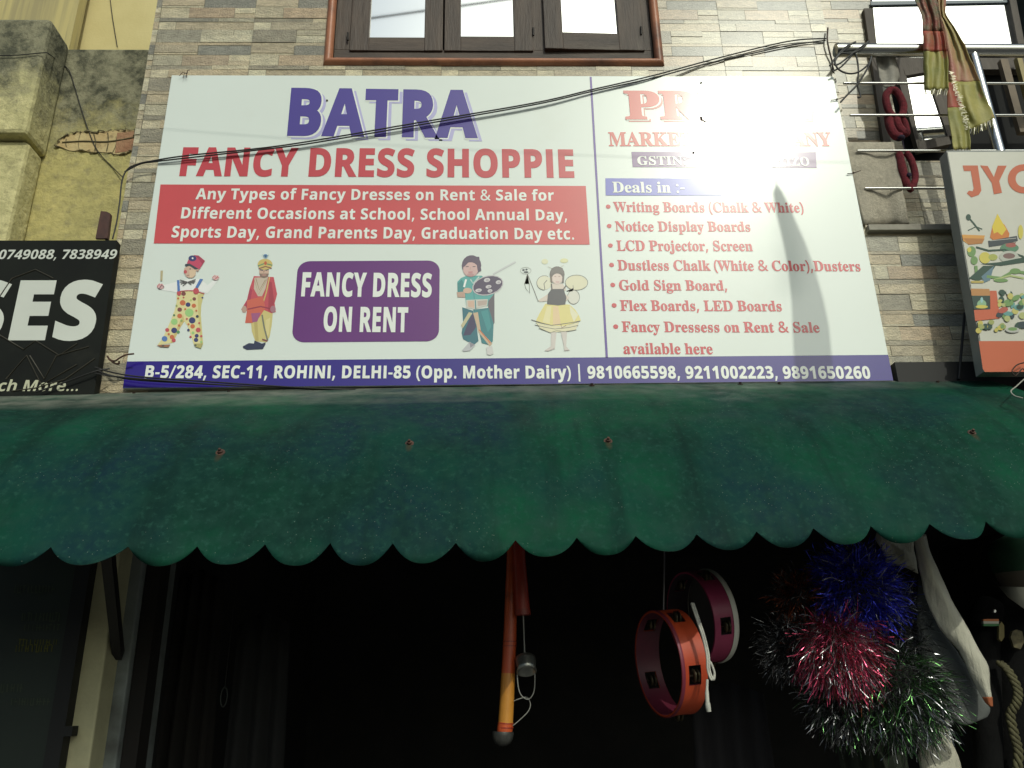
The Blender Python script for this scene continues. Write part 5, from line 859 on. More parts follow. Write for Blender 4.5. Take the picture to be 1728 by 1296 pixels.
TS = [0, .02, .05, .09, .13, .17, .21, .25, .3, .35, .4, .45, .5, .56, .62, .68, .74, .8, .86, .92, .97, 1]
def bolt_at(px, py):
    best = None
    for i in range(0, 301):
        for Xp in (None,):
            pass
    # walk down the sheet in the column that projects to px
    Xp = at(px, py, -.6).x
    for _ in range(6):
        lo_, hi_ = 0.0, 1.0
        for _ in range(24):
            md = (lo_+hi_)/2; d = awn(Xp, md)-CAM; pyy = 648-FPX*d.dot(UP)/d.dot(FW)
            if pyy < py: lo_ = md
            else: hi_ = md
        p = awn(Xp, lo_); d = p-CAM; Xp -= ((864+FPX*d.dot(RT)/d.dot(FW))-px)*d.dot(FW)/FPX
    return p
BOLTS = [bolt_at(*q) for q in ((372, 764), (691, 749), (1026, 745), (1640, 731))]
aw_m = mk_awning_mat()
aw = thing('awning', 'long dark green sheet metal awning with scalloped lower edge over the shop front', 'awning', (0, YT, 2.65))
m = MB(); rows = [[awn(c, t) for c in cols] for t in TS]
def curl(Xp):
    for i, (a, b) in enumerate(zip(cxs, cxs[1:])):
        if a <= Xp <= b: return Vector((0, .016*math.sin(i*2.7+1)+.008*math.sin((Xp-a)/(b-a)*6.28+i), 0))
    return Vector((0, 0, 0))
rows.append([awn(c, 1, scallop(c)*.55)+curl(c)*.3*(scallop(c)/.06) for c in cols]); rows.append([awn(c, 1, scallop(c))+curl(c)*(scallop(c)/.06) for c in cols])
m.grid(rows[::-1], aw_m); sh = m.build('sheet', aw, solid=.0016)
rust = mat('rusty_bolt', (.10, .045, .028), .8, (.05, .026, .018), 60, bump=.4, bscale=200)
for p in BOLTS:
    k = MB(); n = Vector((0, -.86, .5)).normalized()
    k.lathe([(.014, -.001), (.014, .002), (.0075, .0025), (.0075, .009), (.004, .010), (.004, .017), (.0005, .018)], p, n, rust, 10, sm=False); k.build('bolt', aw)
for px, py in ((390, 664), (997, 652), (1310, 650), (1245, 650), (232, 667), (1575, 648)):
    k = MB(); p = at(px, py, .005); k.lathe([(.012, 0), (.012, .005), (.006, .006), (.006, .013), (.0005, .014)], p-Vector((0, .03, .012)), (0, -.4, 1), iron, 8, sm=False); k.build('bolt', aw)
# struts of flat iron under the sheet
def strut(p, q, r_=.016):
    k = MB(); d = (q-p); s_ = Vector((1, 0, 0))*r_; n = d.cross(s_).normalized()*.004
    k.grid([[p-s_-n, p+s_-n, p+s_+n, p-s_+n], [q-s_-n, q+s_-n, q+s_+n, q-s_+n]], mat('black_angle_iron', (.010, .009, .009), .7), False, True)
    e = n.normalized()*.03
    k.grid([[p+s_, p+s_+e, p+s_*.8+e, p+s_*.8], [q+s_, q+s_+e, q+s_*.8+e, q+s_*.8]], mat('black_angle_iron', (.01, .009, .009)), False, True); k.build('bracket', aw)
strut(at(198, 1112, YW-.045), at(178, 925, -.62)); strut(at(1900, 1112, YW-.045), at(1990, 890, -.60))
tie = MB(); tie.tube(smooth_path([at(1728, 640, -.25), at(1715, 652, -.32), at(1706, 660, -.38), at(1712, 668, -.40), at(1726, 672, -.42)], 5), .0025, mat('pale_wire', (.3, .3, .26), .5), 6); tie.build('edge_wire', aw)

# ================================================================== CABLES
cable_m = mat('black_cable', (.013, .012, .011), .55)
def cable(name, label, strands, r, cat='cable', group=None, m_=None):
    k = MB()
    for s_ in strands: k.tube(smooth_path([at(*p) for p in s_], 6), r, m_ or cable_m, 8)
    return tag(k.build(name), label, cat, group)
main = [(190, 403, -.02), (197, 374, -.015), (202, 340, -.012), (206, 305, -.012), (215, 286, -.012), (232, 277, -.012), (260, 271, -.014), (320, 262, -.018), (480, 245, -.02), (700, 208, -.02), (900, 174, -.02), (1000, 151, -.016), (1100, 128, -.008), (1200, 101, .02), (1300, 76, .024), (1350, 67, .022), (1394, 65, .02)]
sec = [(210, 290, -.010), (236, 277, -.010), (260, 273, -.012), (320, 266, -.018), (480, 248, -.018), (560, 236, -.018), (700, 212, -.018), (900, 177, -.018), (1000, 154, -.012), (1100, 132, -.006), (1190, 108, .022), (1270, 90, .026), (1330, 77, .026), (1393, 68, .024)]
cable('sagging_cable', 'black double cable sagging across the front of the main sign', [main, sec], .0032)
cable('cable_hook', 'short black iron hook holding the cable at the wall corner', [[(1397, 47, .014), (1396, 66, .008), (1399, 84, .012), (1404, 104, .02), (1406, 122, .02)]], .004, 'hook', m_=iron)
C8 = lambda pts, Y: [(1400+x/4.32, y/4.32, Y) for x, y in pts]
cable('cable_coil', 'loosely coiled black cable tied to the left end of the steel railing', [
    C8([(0, 480), (60, 400), (120, 340), (190, 305), (150, 330), (60, 410), (35, 470), (70, 465), (130, 420), (190, 370), (260, 320), (285, 300), (240, 350), (160, 390), (80, 390), (40, 440), (60, 500), (130, 535), (210, 525), (280, 470), (305, 410), (290, 470), (240, 560), (190, 630), (130, 690), (80, 745)], -.035),
    C8([(20, 520), (80, 490), (140, 430), (180, 390), (200, 430), (210, 520), (205, 620), (225, 700), (205, 710)], -.03)], .0042)
cable('thin_cables', 'bundle of thin black cables lying along the bottom left corner of the main sign', [
    [(160, 620, -.045), (220, 634, -.04), (350, 644, -.03), (470, 652, -.03), (600, 659, -.02), (640, 661, -.02)],
    [(163, 626, -.045), (220, 640, -.04), (350, 648, -.03), (480, 655, -.02), (560, 658, -.02)],
    [(160, 630, -.05), (220, 638, -.05), (420, 652, -.03), (600, 657, -.02)],
    [(60, 662, -.05), (110, 645, -.05), (160, 627, -.05), (185, 622, -.03)]], .0032)
cable('rusty_wire_stub', 'short twisted rusty wire sticking out between the black sign and the main sign', [
    [(181, 601, -.03), (186, 607, -.03), (194, 609, -.04), (202, 604, -.05), (212, 599, -.05), (226, 597, -.05)], [(184, 606, -.03), (192, 612, -.035), (200, 614, -.03), (201, 609, -.03)]], .0035, 'wire', m_=rust)
cable('thin_wall_wire', 'thin dark wire running over the mouldy pilaster and down the yellow wall', [
    [(-20, 94, YPf-.06), (30, 93, YPf-.06), (74, 89, YPf-.058), (84, 92, YPf-.055), (100, 104, YY-.02), (116, 118, YY-.008), (124, 140, YY-.006), (136, 180, YY-.006), (150, 222, YY-.008), (165, 255, YY-.008), (190, 282, YY-.006), (208, 300, YY-.02)]], .0022, 'wire')
cable('hanging_wire', 'thin wire hanging down the pale upper yellow wall', [[(185, -10, 2.19), (190, 30, 2.19), (198, 79, 2.19)]], .003, 'wire')
k = MB(); P = [at(x, y, -.01) for x, y in ((161, 402), (181, 402.5), (185, 360), (180, 357), (170, 356))]
k.prism(P, .012, mat('brown_painted_iron', (.075, .028, .02), .6, (.05, .02, .015), 30)); P2 = [at(x, y, -.028) for x, y in ((175, 402), (181, 402), (186, 360), (180, 357))]
k.prism(P2, .02, mat('brown_painted_iron', (.07, .03, .02))); 
tag(k.build('iron_stub'), 'short brown iron channel standing on top of the black sign', 'iron bar')

# ================================================================== CLOTHS ON THE RAILING
def cloth(name, rows, m, parent=None, solid=.004, sub=3):
    """rows of 3D points top to bottom, smoothed both ways"""
    rs = [smooth_path(r, sub) for r in rows]; cols_ = list(zip(*rs)); cs_ = [smooth_path(c, sub) for c in cols_]
    rg_ = [[p+Vector((0, 1, 0))*(.007*noise.noise(p*16)+.0035*noise.noise(p*45)) for p in r] for r in zip(*cs_)]
    k = MB(); k.grid(rg_, m); return k.build(name, parent, solid=solid)
towel_m = mat('beige_towel', (.60, .54, .43), .95, (.46, .41, .32), 70, bump=1, bscale=260, dirt=(.24, .215, .17), dscale=6)
def trow(y, xs, base, amp=.014):
    return [at(x, y, base+amp*math.sin(i*1.35+y*.012)) for i, x in enumerate(xs)]
rows = [trow(243, (1422, 1440, 1458, 1475, 1492, 1508), .035, .003), trow(262, (1427, 1445, 1462, 1480, 1497, 1512), .03, .008), trow(300, (1437, 1455, 1472, 1488, 1504, 1520), .03, .014), trow(340, (1448, 1464, 1481, 1497, 1512, 1527), .03, .018), trow(378, (1458, 1474, 1491, 1507, 1521, 1534), .03, .02)]
rows.insert(0, trow(241, (1423, 1441, 1459, 1476, 1492, 1508), .06, .003))
tag(cloth('towel', rows, towel_m, solid=.008), 'beige terry towel hung over the railing right of the main sign', 'towel')
gc = mat('grey_cloth', (.34, .32, .28), .95, (.22, .205, .18), 9, bump=.5, bscale=60)
def crow(pts, Y, a=.012): return [at(1400+x/4.32, y/4.32, Y+a*math.sin(i*2.3)) for i, (x, y) in enumerate(pts)]
rows = [crow([(335, 400), (380, 395), (430, 398), (472, 405)], .03), crow([(348, 470), (395, 470), (450, 465), (492, 470)], .05), crow([(362, 560), (410, 560), (465, 550), (508, 548)], .05), crow([(378, 625), (415, 645), (460, 640), (500, 585)], .05)]
tag(cloth('grey_cloth', rows, gc), 'crumpled grey cloth hanging under the thick top rail', 'cloth')
wool = mat('red_wool', (.20, .018, .028), .95, (.10, .010, .016), 60, bump=1, bscale=180)
woold = mat('dark_wool', (.02, .012, .03), .95)
k = MB(); c = lambda x, y, Y=.0: at(1400+x/4.32, y/4.32, Y)
def wool_loop(pts, r, Y=.03):
    k.tube(smooth_path([c(x, y, Y) for x, y in pts], 5), r, wool, 9)
wool_loop([(440, 655), (410, 700), (425, 790), (465, 850), (520, 850), (540, 780), (510, 700), (475, 660), (440, 655)], .017)
wool_loop([(430, 850), (440, 920), (475, 985), (520, 1000)], .02); wool_loop([(480, 860), (500, 920), (540, 970), (565, 960)], .02); wool_loop([(520, 850), (550, 900), (565, 960)], .014)
k.ball(c(510, 1005, .03), (.024, .02, .014), woold)
k.tube([c(530, 1020, .03), c(545, 1090, .02)], .0025, woold, 6)
tag(k.build('woollen_piece'), 'red looped woollen piece hanging below the grey cloth, upper one', 'knitted item', 'red woollen pieces on the railing')
k = MB()
wool_loop([(505, 1120), (520, 1190), (535, 1260), (560, 1340), (580, 1385)], [.016, .017, .018, .018, .018, .019, .019, .02, .02, .02, .02, .02, .019, .019, .018, .017, .016, .014, .012, .01, .008], .02)
wool_loop([(560, 1115), (590, 1160), (615, 1230), (625, 1300), (605, 1360), (582, 1385)], .015, .02)
k.ball(c(580, 1275, .0), (.011, .008, .012), woold)
tag(k.build('woollen_piece'), 'red woollen piece with dark button hanging right of the beige towel', 'knitted item', 'red woollen pieces on the railing')
# patterned shawl
sh_m = mat('shawl_yellow_green', (.33, .29, .075), .6, (.20, .20, .045), 8, bump=.25, bscale=90, dirt=(.40, .13, .08), dscale=7, dlo=.58, dhi=.68)
sh_r = mat('shawl_red', (.36, .055, .04), .6, (.22, .10, .035), 18, bump=.3, bscale=90)
sh_p = mat('shawl_pink', (.36, .135, .105), .6, (.33, .27, .10), 5, stretch=(2, 1, .5), lo=.4, hi=.6, bump=.25, bscale=90)
sh_g = mat('shawl_green', (.10, .115, .05), .5, (.25, .06, .04), 22, bump=.6, bscale=120, dirt=(.45, .40, .25), dscale=38, dlo=.62, dhi=.7)
shawl = thing('shawl', 'red, green and yellow fringed shawl draped over the steel railing', 'shawl', at(1600, 120, -.04))
def sc(y, x0, x1, Y, n=7, a=.012, f=2.6, ph=0): return [at(1400+(x0+(x1-x0)*i/(n-1))/4.32, y/4.32, Y+a*math.sin(i*f/ (n/7)+ph+y*.003)) for i in range(n)]
Ya = -.05
def band(rows, m, nm='cloth_panel'): return cloth(nm, rows, m, shawl, .003, 3)
band([sc(-260, 600, 770, Ya), sc(-100, 615, 780, Ya), sc(0, 622, 785, Ya), sc(110, 668, 812, Ya), sc(228, 680, 828, Ya)], sh_g)
band([sc(226, 679, 829, Ya-.002), sc(300, 682, 842, Ya-.002), sc(372, 684, 852, Ya-.002)], sh_r)
band([sc(368, 683, 853, Ya), sc(420, 684, 860, Ya), sc(540, 688, 866, Ya), sc(655, 690, 866, Ya)], sh_m)
band([sc(-260, 740, 860, Ya+.03), sc(0, 770, 850, Ya+.03), sc(120, 790, 850, Ya+.03), sc(240, 820, 935, Ya+.02), sc(380, 845, 1005, Ya+.02), sc(520, 862, 1065, Ya+.02), sc(600, 868, 1095, Ya+.02)], sh_p)
band([sc(596, 868, 1094, Ya+.018), sc(700, 862, 1135, Ya+.018), sc(780, 870, 1168, Ya+.018), (lambda L_: L_)(sc(860, 900, 1200, Ya+.018)), [at(1400+x/4.32, y/4.32, Ya+.018) for x, y in ((960, 965), (1000, 950), (1040, 935), (1080, 920), (1120, 905), (1160, 885), (1196, 862))]], sh_m)
band([sc(600, 852, 905, Ya-.004, 5, .004), sc(720, 856, 950, Ya-.004, 5, .006), sc(790, 860, 985, Ya-.004, 5, .006)], sh_r)
band([sc(786, 859, 984, Ya-.006, 5, .006), sc(900, 872, 1010, Ya-.006, 5, .008), sc(1000, 890, 1024, Ya-.006, 5, .008), sc(1090, 905, 1026, Ya-.006, 5, .008)], sh_m)
tins = mat('metallic_thread', (.65, .62, .50), .3, metal=.8)
k = MB(); rf = random.Random(8)
for x0, x1, y0, y1, n, ln in ((690, 866, 655, 650, 40, 45), (905, 1026, 1090, 1080, 30, 28), (1030, 1200, 945, 865, 34, 50)):
    for i in range(n):
        u = (i+rf.random())/n; x = x0+(x1-x0)*u; y = y0+(y1-y0)*u
        k.tube([at(1400+x/4.32, (y-4)/4.32, Ya-.005), at(1400+(x+rf.uniform(-18, 14))/4.32, (y+ln*rf.uniform(.6, 1.1))/4.32, Ya+rf.uniform(-.02, .02))], .0011, tins if rf.random() < .6 else sh_m, 4)
for i in range(70):   # sheen threads along the inner edge
    u = i/70; x = 868+130*u+rf.uniform(-10, 10); y = 520+430*u
    k.tube([at(1400+x/4.32, y/4.32, Ya-.012), at(1400+(x+rf.uniform(14, 40))/4.32, (y+rf.uniform(-14, 10))/4.32, Ya-.014)], .0011, tins, 4)
k.build('fringe', shawl)
# ================================================================== HANGING UNDER THE AWNING
YH = -.30
st_o = mat('orange_lacquer', (.46, .075, .018), .38, (.34, .05, .014), 9, dirt=(.12, .03, .015), dscale=12, dlo=.6, dhi=.8)
st_y = mat('ochre_lacquer', (.50, .22, .03), .40, (.38, .15, .02), 9, dirt=(.2, .08, .02), dscale=12, dlo=.6, dhi=.8)
st_r = mat('red_lacquer', (.26, .03, .015), .4, (.18, .022, .012), 9)
dim = mat('dull_metal', (.32, .33, .31), .35, (.22, .22, .2), 20, metal=.9)
cord_m = mat('grey_cord', (.22, .22, .2), .8)
def q2(x, y, Y=YH): return at(780+x/3.1146, 880+y/3.1146, Y)
stick = thing('painted_stick', 'long orange and ochre painted wooden stick with metal end cap hanging under the awning', 'stick', q2(215, 1170))
def taper(name, pts, m, parent, n=18):
    k = MB(); k.tube([q2(x, y) for x, y, r in pts], [r/3.1146/505 for x, y, r in pts], m, n); return k.build(name, parent)
taper('orange_shaft', [(264, 60, 27), (262, 200, 28), (256, 420, 31), (250, 630, 33), (242, 800, 34)], st_o, stick)
taper('ochre_shaft', [(242, 798, 34.5), (236, 920, 35), (228, 1060, 36)], st_y, stick)
taper('orange_tip', [(228, 1058, 37), (224, 1090, 38), (220, 1130, 38), (218, 1145, 30)], st_o, stick)
for y, r in ((632, 35), (655, 35), (1062, 38), (1084, 39.5)):
    x = 250-(y-630)*.05; taper('ring', [(x, y-3, r), (x, y+3, r)], st_r, stick)
k = MB(); c0 = q2(214, 1118); u = 1/3.1146/505
k.lathe([(50*u, -12*u), (52*u, 0), (48*u, 22*u), (36*u, 42*u), (16*u, 52*u), (.0005, 54*u)], c0, (-.05, 0, -1), mat('dark_cap', (.10, .10, .095), .4, (.06, .06, .055), 30, metal=.6), 20); k.build('end_cap', stick)
k = MB(); k.tube(smooth_path([q2(264, 1075), q2(300, 1045), q2(345, 1000), q2(358, 960), q2(340, 925), q2(300, 932), q2(268, 945)], 5), .0016, cord_m, 6); k.build('cord', stick)
short = thing('red_stick', 'shorter dark red stick hanging beside the orange and ochre one', 'stick', q2(320, 490))
k = MB(); k.tube([q2(292, 60, YH-.03), q2(300, 200, YH-.03), q2(310, 350, YH-.03), q2(318, 480, YH-.03)], [u*31, u*32, u*35, u*38], mat('red_orange_lacquer', (.36, .035, .02), .4, (.24, .025, .012), 9), 18); k.build('shaft', short)
k = MB(); k.tube([q2(318, 462, YH-.03), q2(319.5, 492, YH-.03)], [u*39, u*39.5], st_r, 18); k.build('ring', short)
bell = thing('metal_bell', 'small round metal bell hanging on a cord below the red stick', 'bell', q2(335, 800))
k = MB(); bc = q2(335, 745, YH-.03); k.lathe([(.0, -.02), (48*u, -30*u), (50*u, -10*u), (46*u, 20*u), (50*u, 46*u), (44*u, 46*u), (40*u, 10*u), (.0, 0)], bc, (.05, -.55, -1), dim, 22); k.build('cup', bell)
k = MB(); k.tube([q2(321, 492, YH-.03), q2(325, 600, YH-.03), q2(328, 700, YH-.03)], .0022, cord_m, 6)
k.tube(smooth_path([q2(292, 745, YH-.03), q2(290, 830, YH-.03), q2(305, 905, YH-.03), q2(345, 935, YH-.02), q2(375, 900, YH-.03), q2(382, 830, YH-.03), q2(378, 760, YH-.03)], 5), .0018, cord_m, 6); k.build('cord', bell)

# tambourines
def tambourine(name, label, c, ax, rad, wid, m_out, m_in, head=False, group='tambourines hung under the awning'):
    t_ = thing(name, label, 'tambourine', c-Vector((0, 0, rad)), group); ax = Vector(ax).normalized(); th = .006
    a_ = Vector((0, 0, 1)); a_ = (a_-ax*a_.dot(ax)).normalized(); b_ = ax.cross(a_)
    def pt(r, ang, h): return c+ax*h+(a_*math.cos(ang)+b_*math.sin(ang))*r
    slots = [R(35+72*i) for i in range(5)]; hw = R(11); N_ = 120
    k = MB(); zs = [-wid/2, -wid*.24, wid*.24, wid/2]
    def isslot(ang): return any(abs((ang-s+math.pi) % (2*math.pi)-math.pi) < hw for s in slots)
    for rr_, mm, flip in ((rad, m_out, False), (rad-th, m_in, True)):
        for i in range(N_):
            a0, a1 = 2*math.pi*i/N_, 2*math.pi*(i+1)/N_; cut = isslot((a0+a1)/2)
            for j in range(3):
                if cut and j == 1: continue
                Q = [pt(rr_, a0, zs[j]), pt(rr_, a1, zs[j]), pt(rr_, a1, zs[j+1]), pt(rr_, a0, zs[j+1])]
                k.poly(Q[::-1] if flip else Q, mm, True)
    for h in (-wid/2, wid/2): k.grid([[pt(rad-th, 2*math.pi*i/60, h) for i in range(60)], [pt(rad, 2*math.pi*i/60, h) for i in range(60)]], m_out, False, True)
    k.build('frame', t_)
    for s in slots:
        k = MB(); cc = pt(rad-th/2, s, 0); rd_ = (cc-c); rd_ = (rd_-ax*rd_.dot(ax)).normalized()
        tg = ax.cross(rd_)
        for o_ in (-.006, .006): k.lathe([(.0005, -.002), (.010, -.001), (.020, .001), (.020, .002), (.0005, .001)], cc+ax*o_, ax, mat('jingle_brass', (.16, .13, .08), .4, (.07, .06, .04), 30, metal=.9), 14)
        k.tube([cc-ax*wid*.24, cc+ax*wid*.24], .0012, iron, 5); k.build('jingle', t_)
    if head:
        k = MB(); k.lathe([(rad+.002, -.012), (rad+.004, 0), (rad+.003, .006), (rad-.006, .008)], c+ax*(wid/2), ax, mat('white_rim', (.55, .54, .48), .5), 60); k.build('rim', t_)
        k = MB(); k.poly([pt(rad-.002, 2*math.pi*i/60, wid/2+.004) for i in range(60)], mat('drum_skin', (.05, .045, .045), .6)); k.build('skin', t_)
    else:
        k = MB(); k.lathe([(rad+.001, -.002), (rad+.0025, 0), (rad+.0025, .008), (rad+.001, .01)], c+ax*(-wid/2), ax, mat('maroon_edge', (.16, .02, .04), .5), 60); k.build('rim', t_)
    return t_, pt
org = mat('orange_paint', (.46, .060, .018), .4, (.34, .045, .015), 6, dirt=(.2, .03, .01), dscale=9, dlo=.62, dhi=.8)
mag = mat('magenta_paint', (.30, .035, .095), .38, (.22, .025, .07), 5)
mg_in = mat('maroon_lining', (.10, .010, .026), .5, (.05, .007, .017), 6)
tc = q2(1090, 738, YH); rpx = 1/3.1146/500
ta, pt1 = tambourine('tambourine', 'orange open tambourine with jingles, in front of the magenta one', tc, (.965, .26, .08), .160, .085, org, mg_in)
tb, pt2 = tambourine('tambourine', 'magenta tambourine with white rim, hanging behind the orange one', q2(1252, 500, YH+.12), (.95, .28, .12), .152, .082, mag, mat('dark_lining', (.03, .02, .03), .6), True)
k = MB(); k.tube([q2(1060, 40), q2(1062, 200), q2(1058, 470), q2(1066, 500)], .003, mat('hanging_rod', (.16, .15, .16), .4, metal=.6), 8); k.build('hanging_cord', ta)
k = MB(); wc = mat('white_tape', (.50, .49, .43), .8, (.38, .37, .33), 20)
for o_ in (0, 10): k.tube(smooth_path([q2(1205+o_, 430, YH-.17), q2(1235+o_, 520, YH-.19), q2(1262+o_, 600, YH-.2), q2(1285+o_, 700, YH-.20), q2(1290+o_, 780, YH-.2), q2(1310+o_, 832, YH-.2), q2(1326, 800, YH-.2), q2(1310, 750, YH-.2), q2(1295, 730, YH-.2)], 5), .0035, wc, 7)
k.tube(smooth_path([q2(1288, 830, YH-.2), q2(1286, 900, YH-.2), q2(1290, 960, YH-.2), q2(1297, 1000, YH-.2)], 4), [.004]*4+[.006]*4+[.008]*3+[.007]*2, wc, 8)
tag(k.build('white_tape_loop'), 'off-white tape loop hanging over the rim of the orange tambourine', 'tape')

# tinsel pom-poms
def foil(name, c, c2=None): return mat(name, c, .28, c2 or tuple(x*.5 for x in c), 60, metal=.85, spec=.8)
f_b, f_p, f_g, f_o, f_s = foil('blue_foil', (.12, .14, 1.0), (.03, .04, .6)), foil('pink_foil', (.80, .12, .26), (.50, .05, .09)), foil('green_foil', (.10, .26, .08), (.04, .10, .03)), foil('copper_foil', (.40, .10, .04)), foil('silver_foil', (.60, .60, .62), (.10, .10, .11))  # silver strips in the mixes also stand in for whitish glints
f_k = foil('black_foil', (.06, .06, .065), (.02, .02, .02))
def pompom(name, label, cx, cy, rad, mats, n, Y, seed, radial=.5, bias=(0, 0, 0), ln=(.3, .6), squash=(1, .8, 1), width=.0017):
    """crinkled foil strips starting all through a rounded volume"""
    rg = random.Random(seed); c = at(1200+cx/2.9716, 860+cy/2.9716, Y); k = MB()
    def gv(): return Vector((rg.gauss(0, 1), rg.gauss(0, 1), rg.gauss(0, 1)))
    for i in range(n):
        d0 = gv().normalized(); r_ = rad*(.15+.62*rg.random()**.6); p = c+Vector((d0.x*squash[0], d0.y*squash[1], d0.z*squash[2]))*r_
        d = (d0*radial*2+gv()*.65+Vector(bias)).normalized(); Lh = rad*rg.uniform(*ln); m_ = mats[int(rg.random()*len(mats))]
        sd = d.cross(gv()).normalized()*width*rg.uniform(.5, 1.4)*.5; rows = []; tw_ = 0; st = Lh/5
        for j in range(6):
            s_ = Matrix.Rotation(tw_, 3, d) @ sd; rows.append([p-s_, p+s_])
            d = (d+gv()*.16+Vector((0, 0, -.10))).normalized(); p = p+d*st; tw_ += rg.uniform(-.9, .9)
        k.grid(rows, m_, False)
    o = k.build(name); k2 = MB(); k2.ball(c, rad*.5, mat('pompom_core', (.012, .012, .012), .95), 12, 8); k2.build('core', o); return tag(o, label, 'pom-pom', 'tinsel pom-poms hung by the doorway')
pompom('tinsel_pompom', 'blue tinsel pom-pom with silver tips at the top of the bunch', 730, 400, .165, [f_b]*8+[f_k]*2+[f_s]*2, 4600, -.28, 1, .5)
pompom('tinsel_pompom', 'copper brown tinsel pom-pom at the upper left of the bunch', 440, 440, .105, [f_o]*4+[f_k]*4+[f_s], 1800, -.24, 2, .4)
pompom('tinsel_pompom', 'pink and red tinsel pom-pom in the middle of the bunch', 640, 690, .132, [f_p]*7+[f_o]+[f_k]*2+[f_s]*4, 3600, -.31, 3, .4, (0, -.2, -.8), (.5, .95))
pompom('tinsel_pompom', 'dark green tinsel pom-pom at the lower right of the bunch', 940, 900, .175, [f_g]*4+[f_k]*4+[f_s]*2, 4400, -.27, 4, .4, (.25, -.1, -.5), (.35, .7))
pompom('tinsel_pompom', 'black and silver tinsel pom-pom at the right behind the blue one', 900, 600, .16, [f_k]*5+[f_s]*4, 3600, -.21, 5, .45)
pompom('tinsel_pompom', 'black tinsel pom-pom at the bottom behind the pink one', 680, 940, .15, [f_k]*5+[f_s]*3+[f_g], 3200, -.22, 6, .5, (0, 0, -.5))
pompom('tinsel_pompom', 'black and silver tinsel pom-pom at the far left of the bunch', 420, 680, .13, [f_k]*5+[f_s]*3, 2600, -.22, 7, .4)

# white costume with a long sleeve
wcl = mat('white_cotton', (.52, .50, .41), .95, (.40, .385, .31), 7, bump=1, bscale=22, bstretch=(2, 1, .5))
wcd = mat('grey_cotton', (.11, .12, .115), .95, (.08, .085, .08), 6, bump=.3, bscale=22)  # grey for the lining, with the sleeve's shaded side in its colour
cuff = mat('orange_cuff', (.30, .085, .03), .9)
def q6(x, y, Y): return at(1500+x/2.9736, 860+y/2.9736, Y)
cos = thing('white_costume', 'white cotton costume with a long pointed sleeve hanging behind the pom-poms', 'costume', q6(200, 1300, -.2))
def rows6(rws, Y0): return [[q6(x, y, Y0+dy*.45) for x, y, dy in r] for r in rws]
cloth('sleeve', rows6([[(118, 120, .03), (140, 118, -.02), (165, 120, -.03), (185, 124, .03)], [(135, 200, .03), (160, 200, -.03), (185, 205, -.03), (205, 215, .03)], [(160, 330, .03), (195, 330, -.02), (225, 325, -.03), (258, 330, .03)], [(190, 450, .03), (235, 440, .0), (275, 440, -.03), (308, 445, .03)], [(250, 590, .03), (295, 570, -.01), (345, 555, -.035), (378, 565, .02)], [(345, 705, .03), (380, 700, -.02), (420, 690, -.03), (455, 705, .02)], [(400, 810, .02), (430, 800, -.02), (470, 780, -.03), (498, 790, .02)], [(450, 910, .02), (470, 905, -.01), (490, 900, -.03), (510, 900, .02)], [(470, 945, .01), (485, 945, -.01), (500, 945, -.02), (515, 945, .01)]], -.36), wcl, cos, .003)
cloth('cuff', rows6([[(468, 940, .01), (485, 940, -.014), (500, 940, -.024), (516, 940, .01)], [(484, 965, .0), (495, 965, -.014), (505, 966, -.02), (518, 968, .0)], [(508, 985, 0), (512, 986, -.01), (516, 987, -.01), (521, 988, 0)]], -.36), cuff, cos, .004)
cloth('shaded_lining', rows6([[(150, 330, .0), (190, 470, 0), (240, 590, .01)], [(140, 560, .02), (240, 640, .0), (345, 715, .01)], [(180, 800, .03), (330, 830, .0), (455, 925, .01)], [(260, 980, .04), (370, 1000, .0), (510, 995, .01)], [(300, 1050, .04), (380, 1082, .0), (495, 1040, .01)]], -.30), wcd, cos, .003)
cloth('collar_fold', rows6([[(-60, 110, 0), (0, 120, .02), (70, 130, 0), (130, 130, .02)], [(-70, 150, .03), (-10, 150, -.02), (60, 190, .01), (125, 190, 0)], [(-30, 210, .0), (20, 200, .03), (80, 215, -.01), (132, 240, .02)], [(-10, 300, .03), (30, 280, 0), (80, 290, .03), (150, 320, .03)]], -.14), wcl, cos, .003)
cloth('hem', rows6([[(120, 1040, .05), (190, 1050, 0), (260, 1050, .03), (300, 1060, .05)], [(150, 1170, .04), (210, 1165, -.02), (260, 1150, .02), (310, 1150, .04)], [(150, 1240, .04), (215, 1230, -.02), (280, 1225, .02), (345, 1235, .04)], [(165, 1340, .04), (230, 1340, -.02), (300, 1340, .02), (375, 1340, .04)]], -.14), wcl, cos, .003)

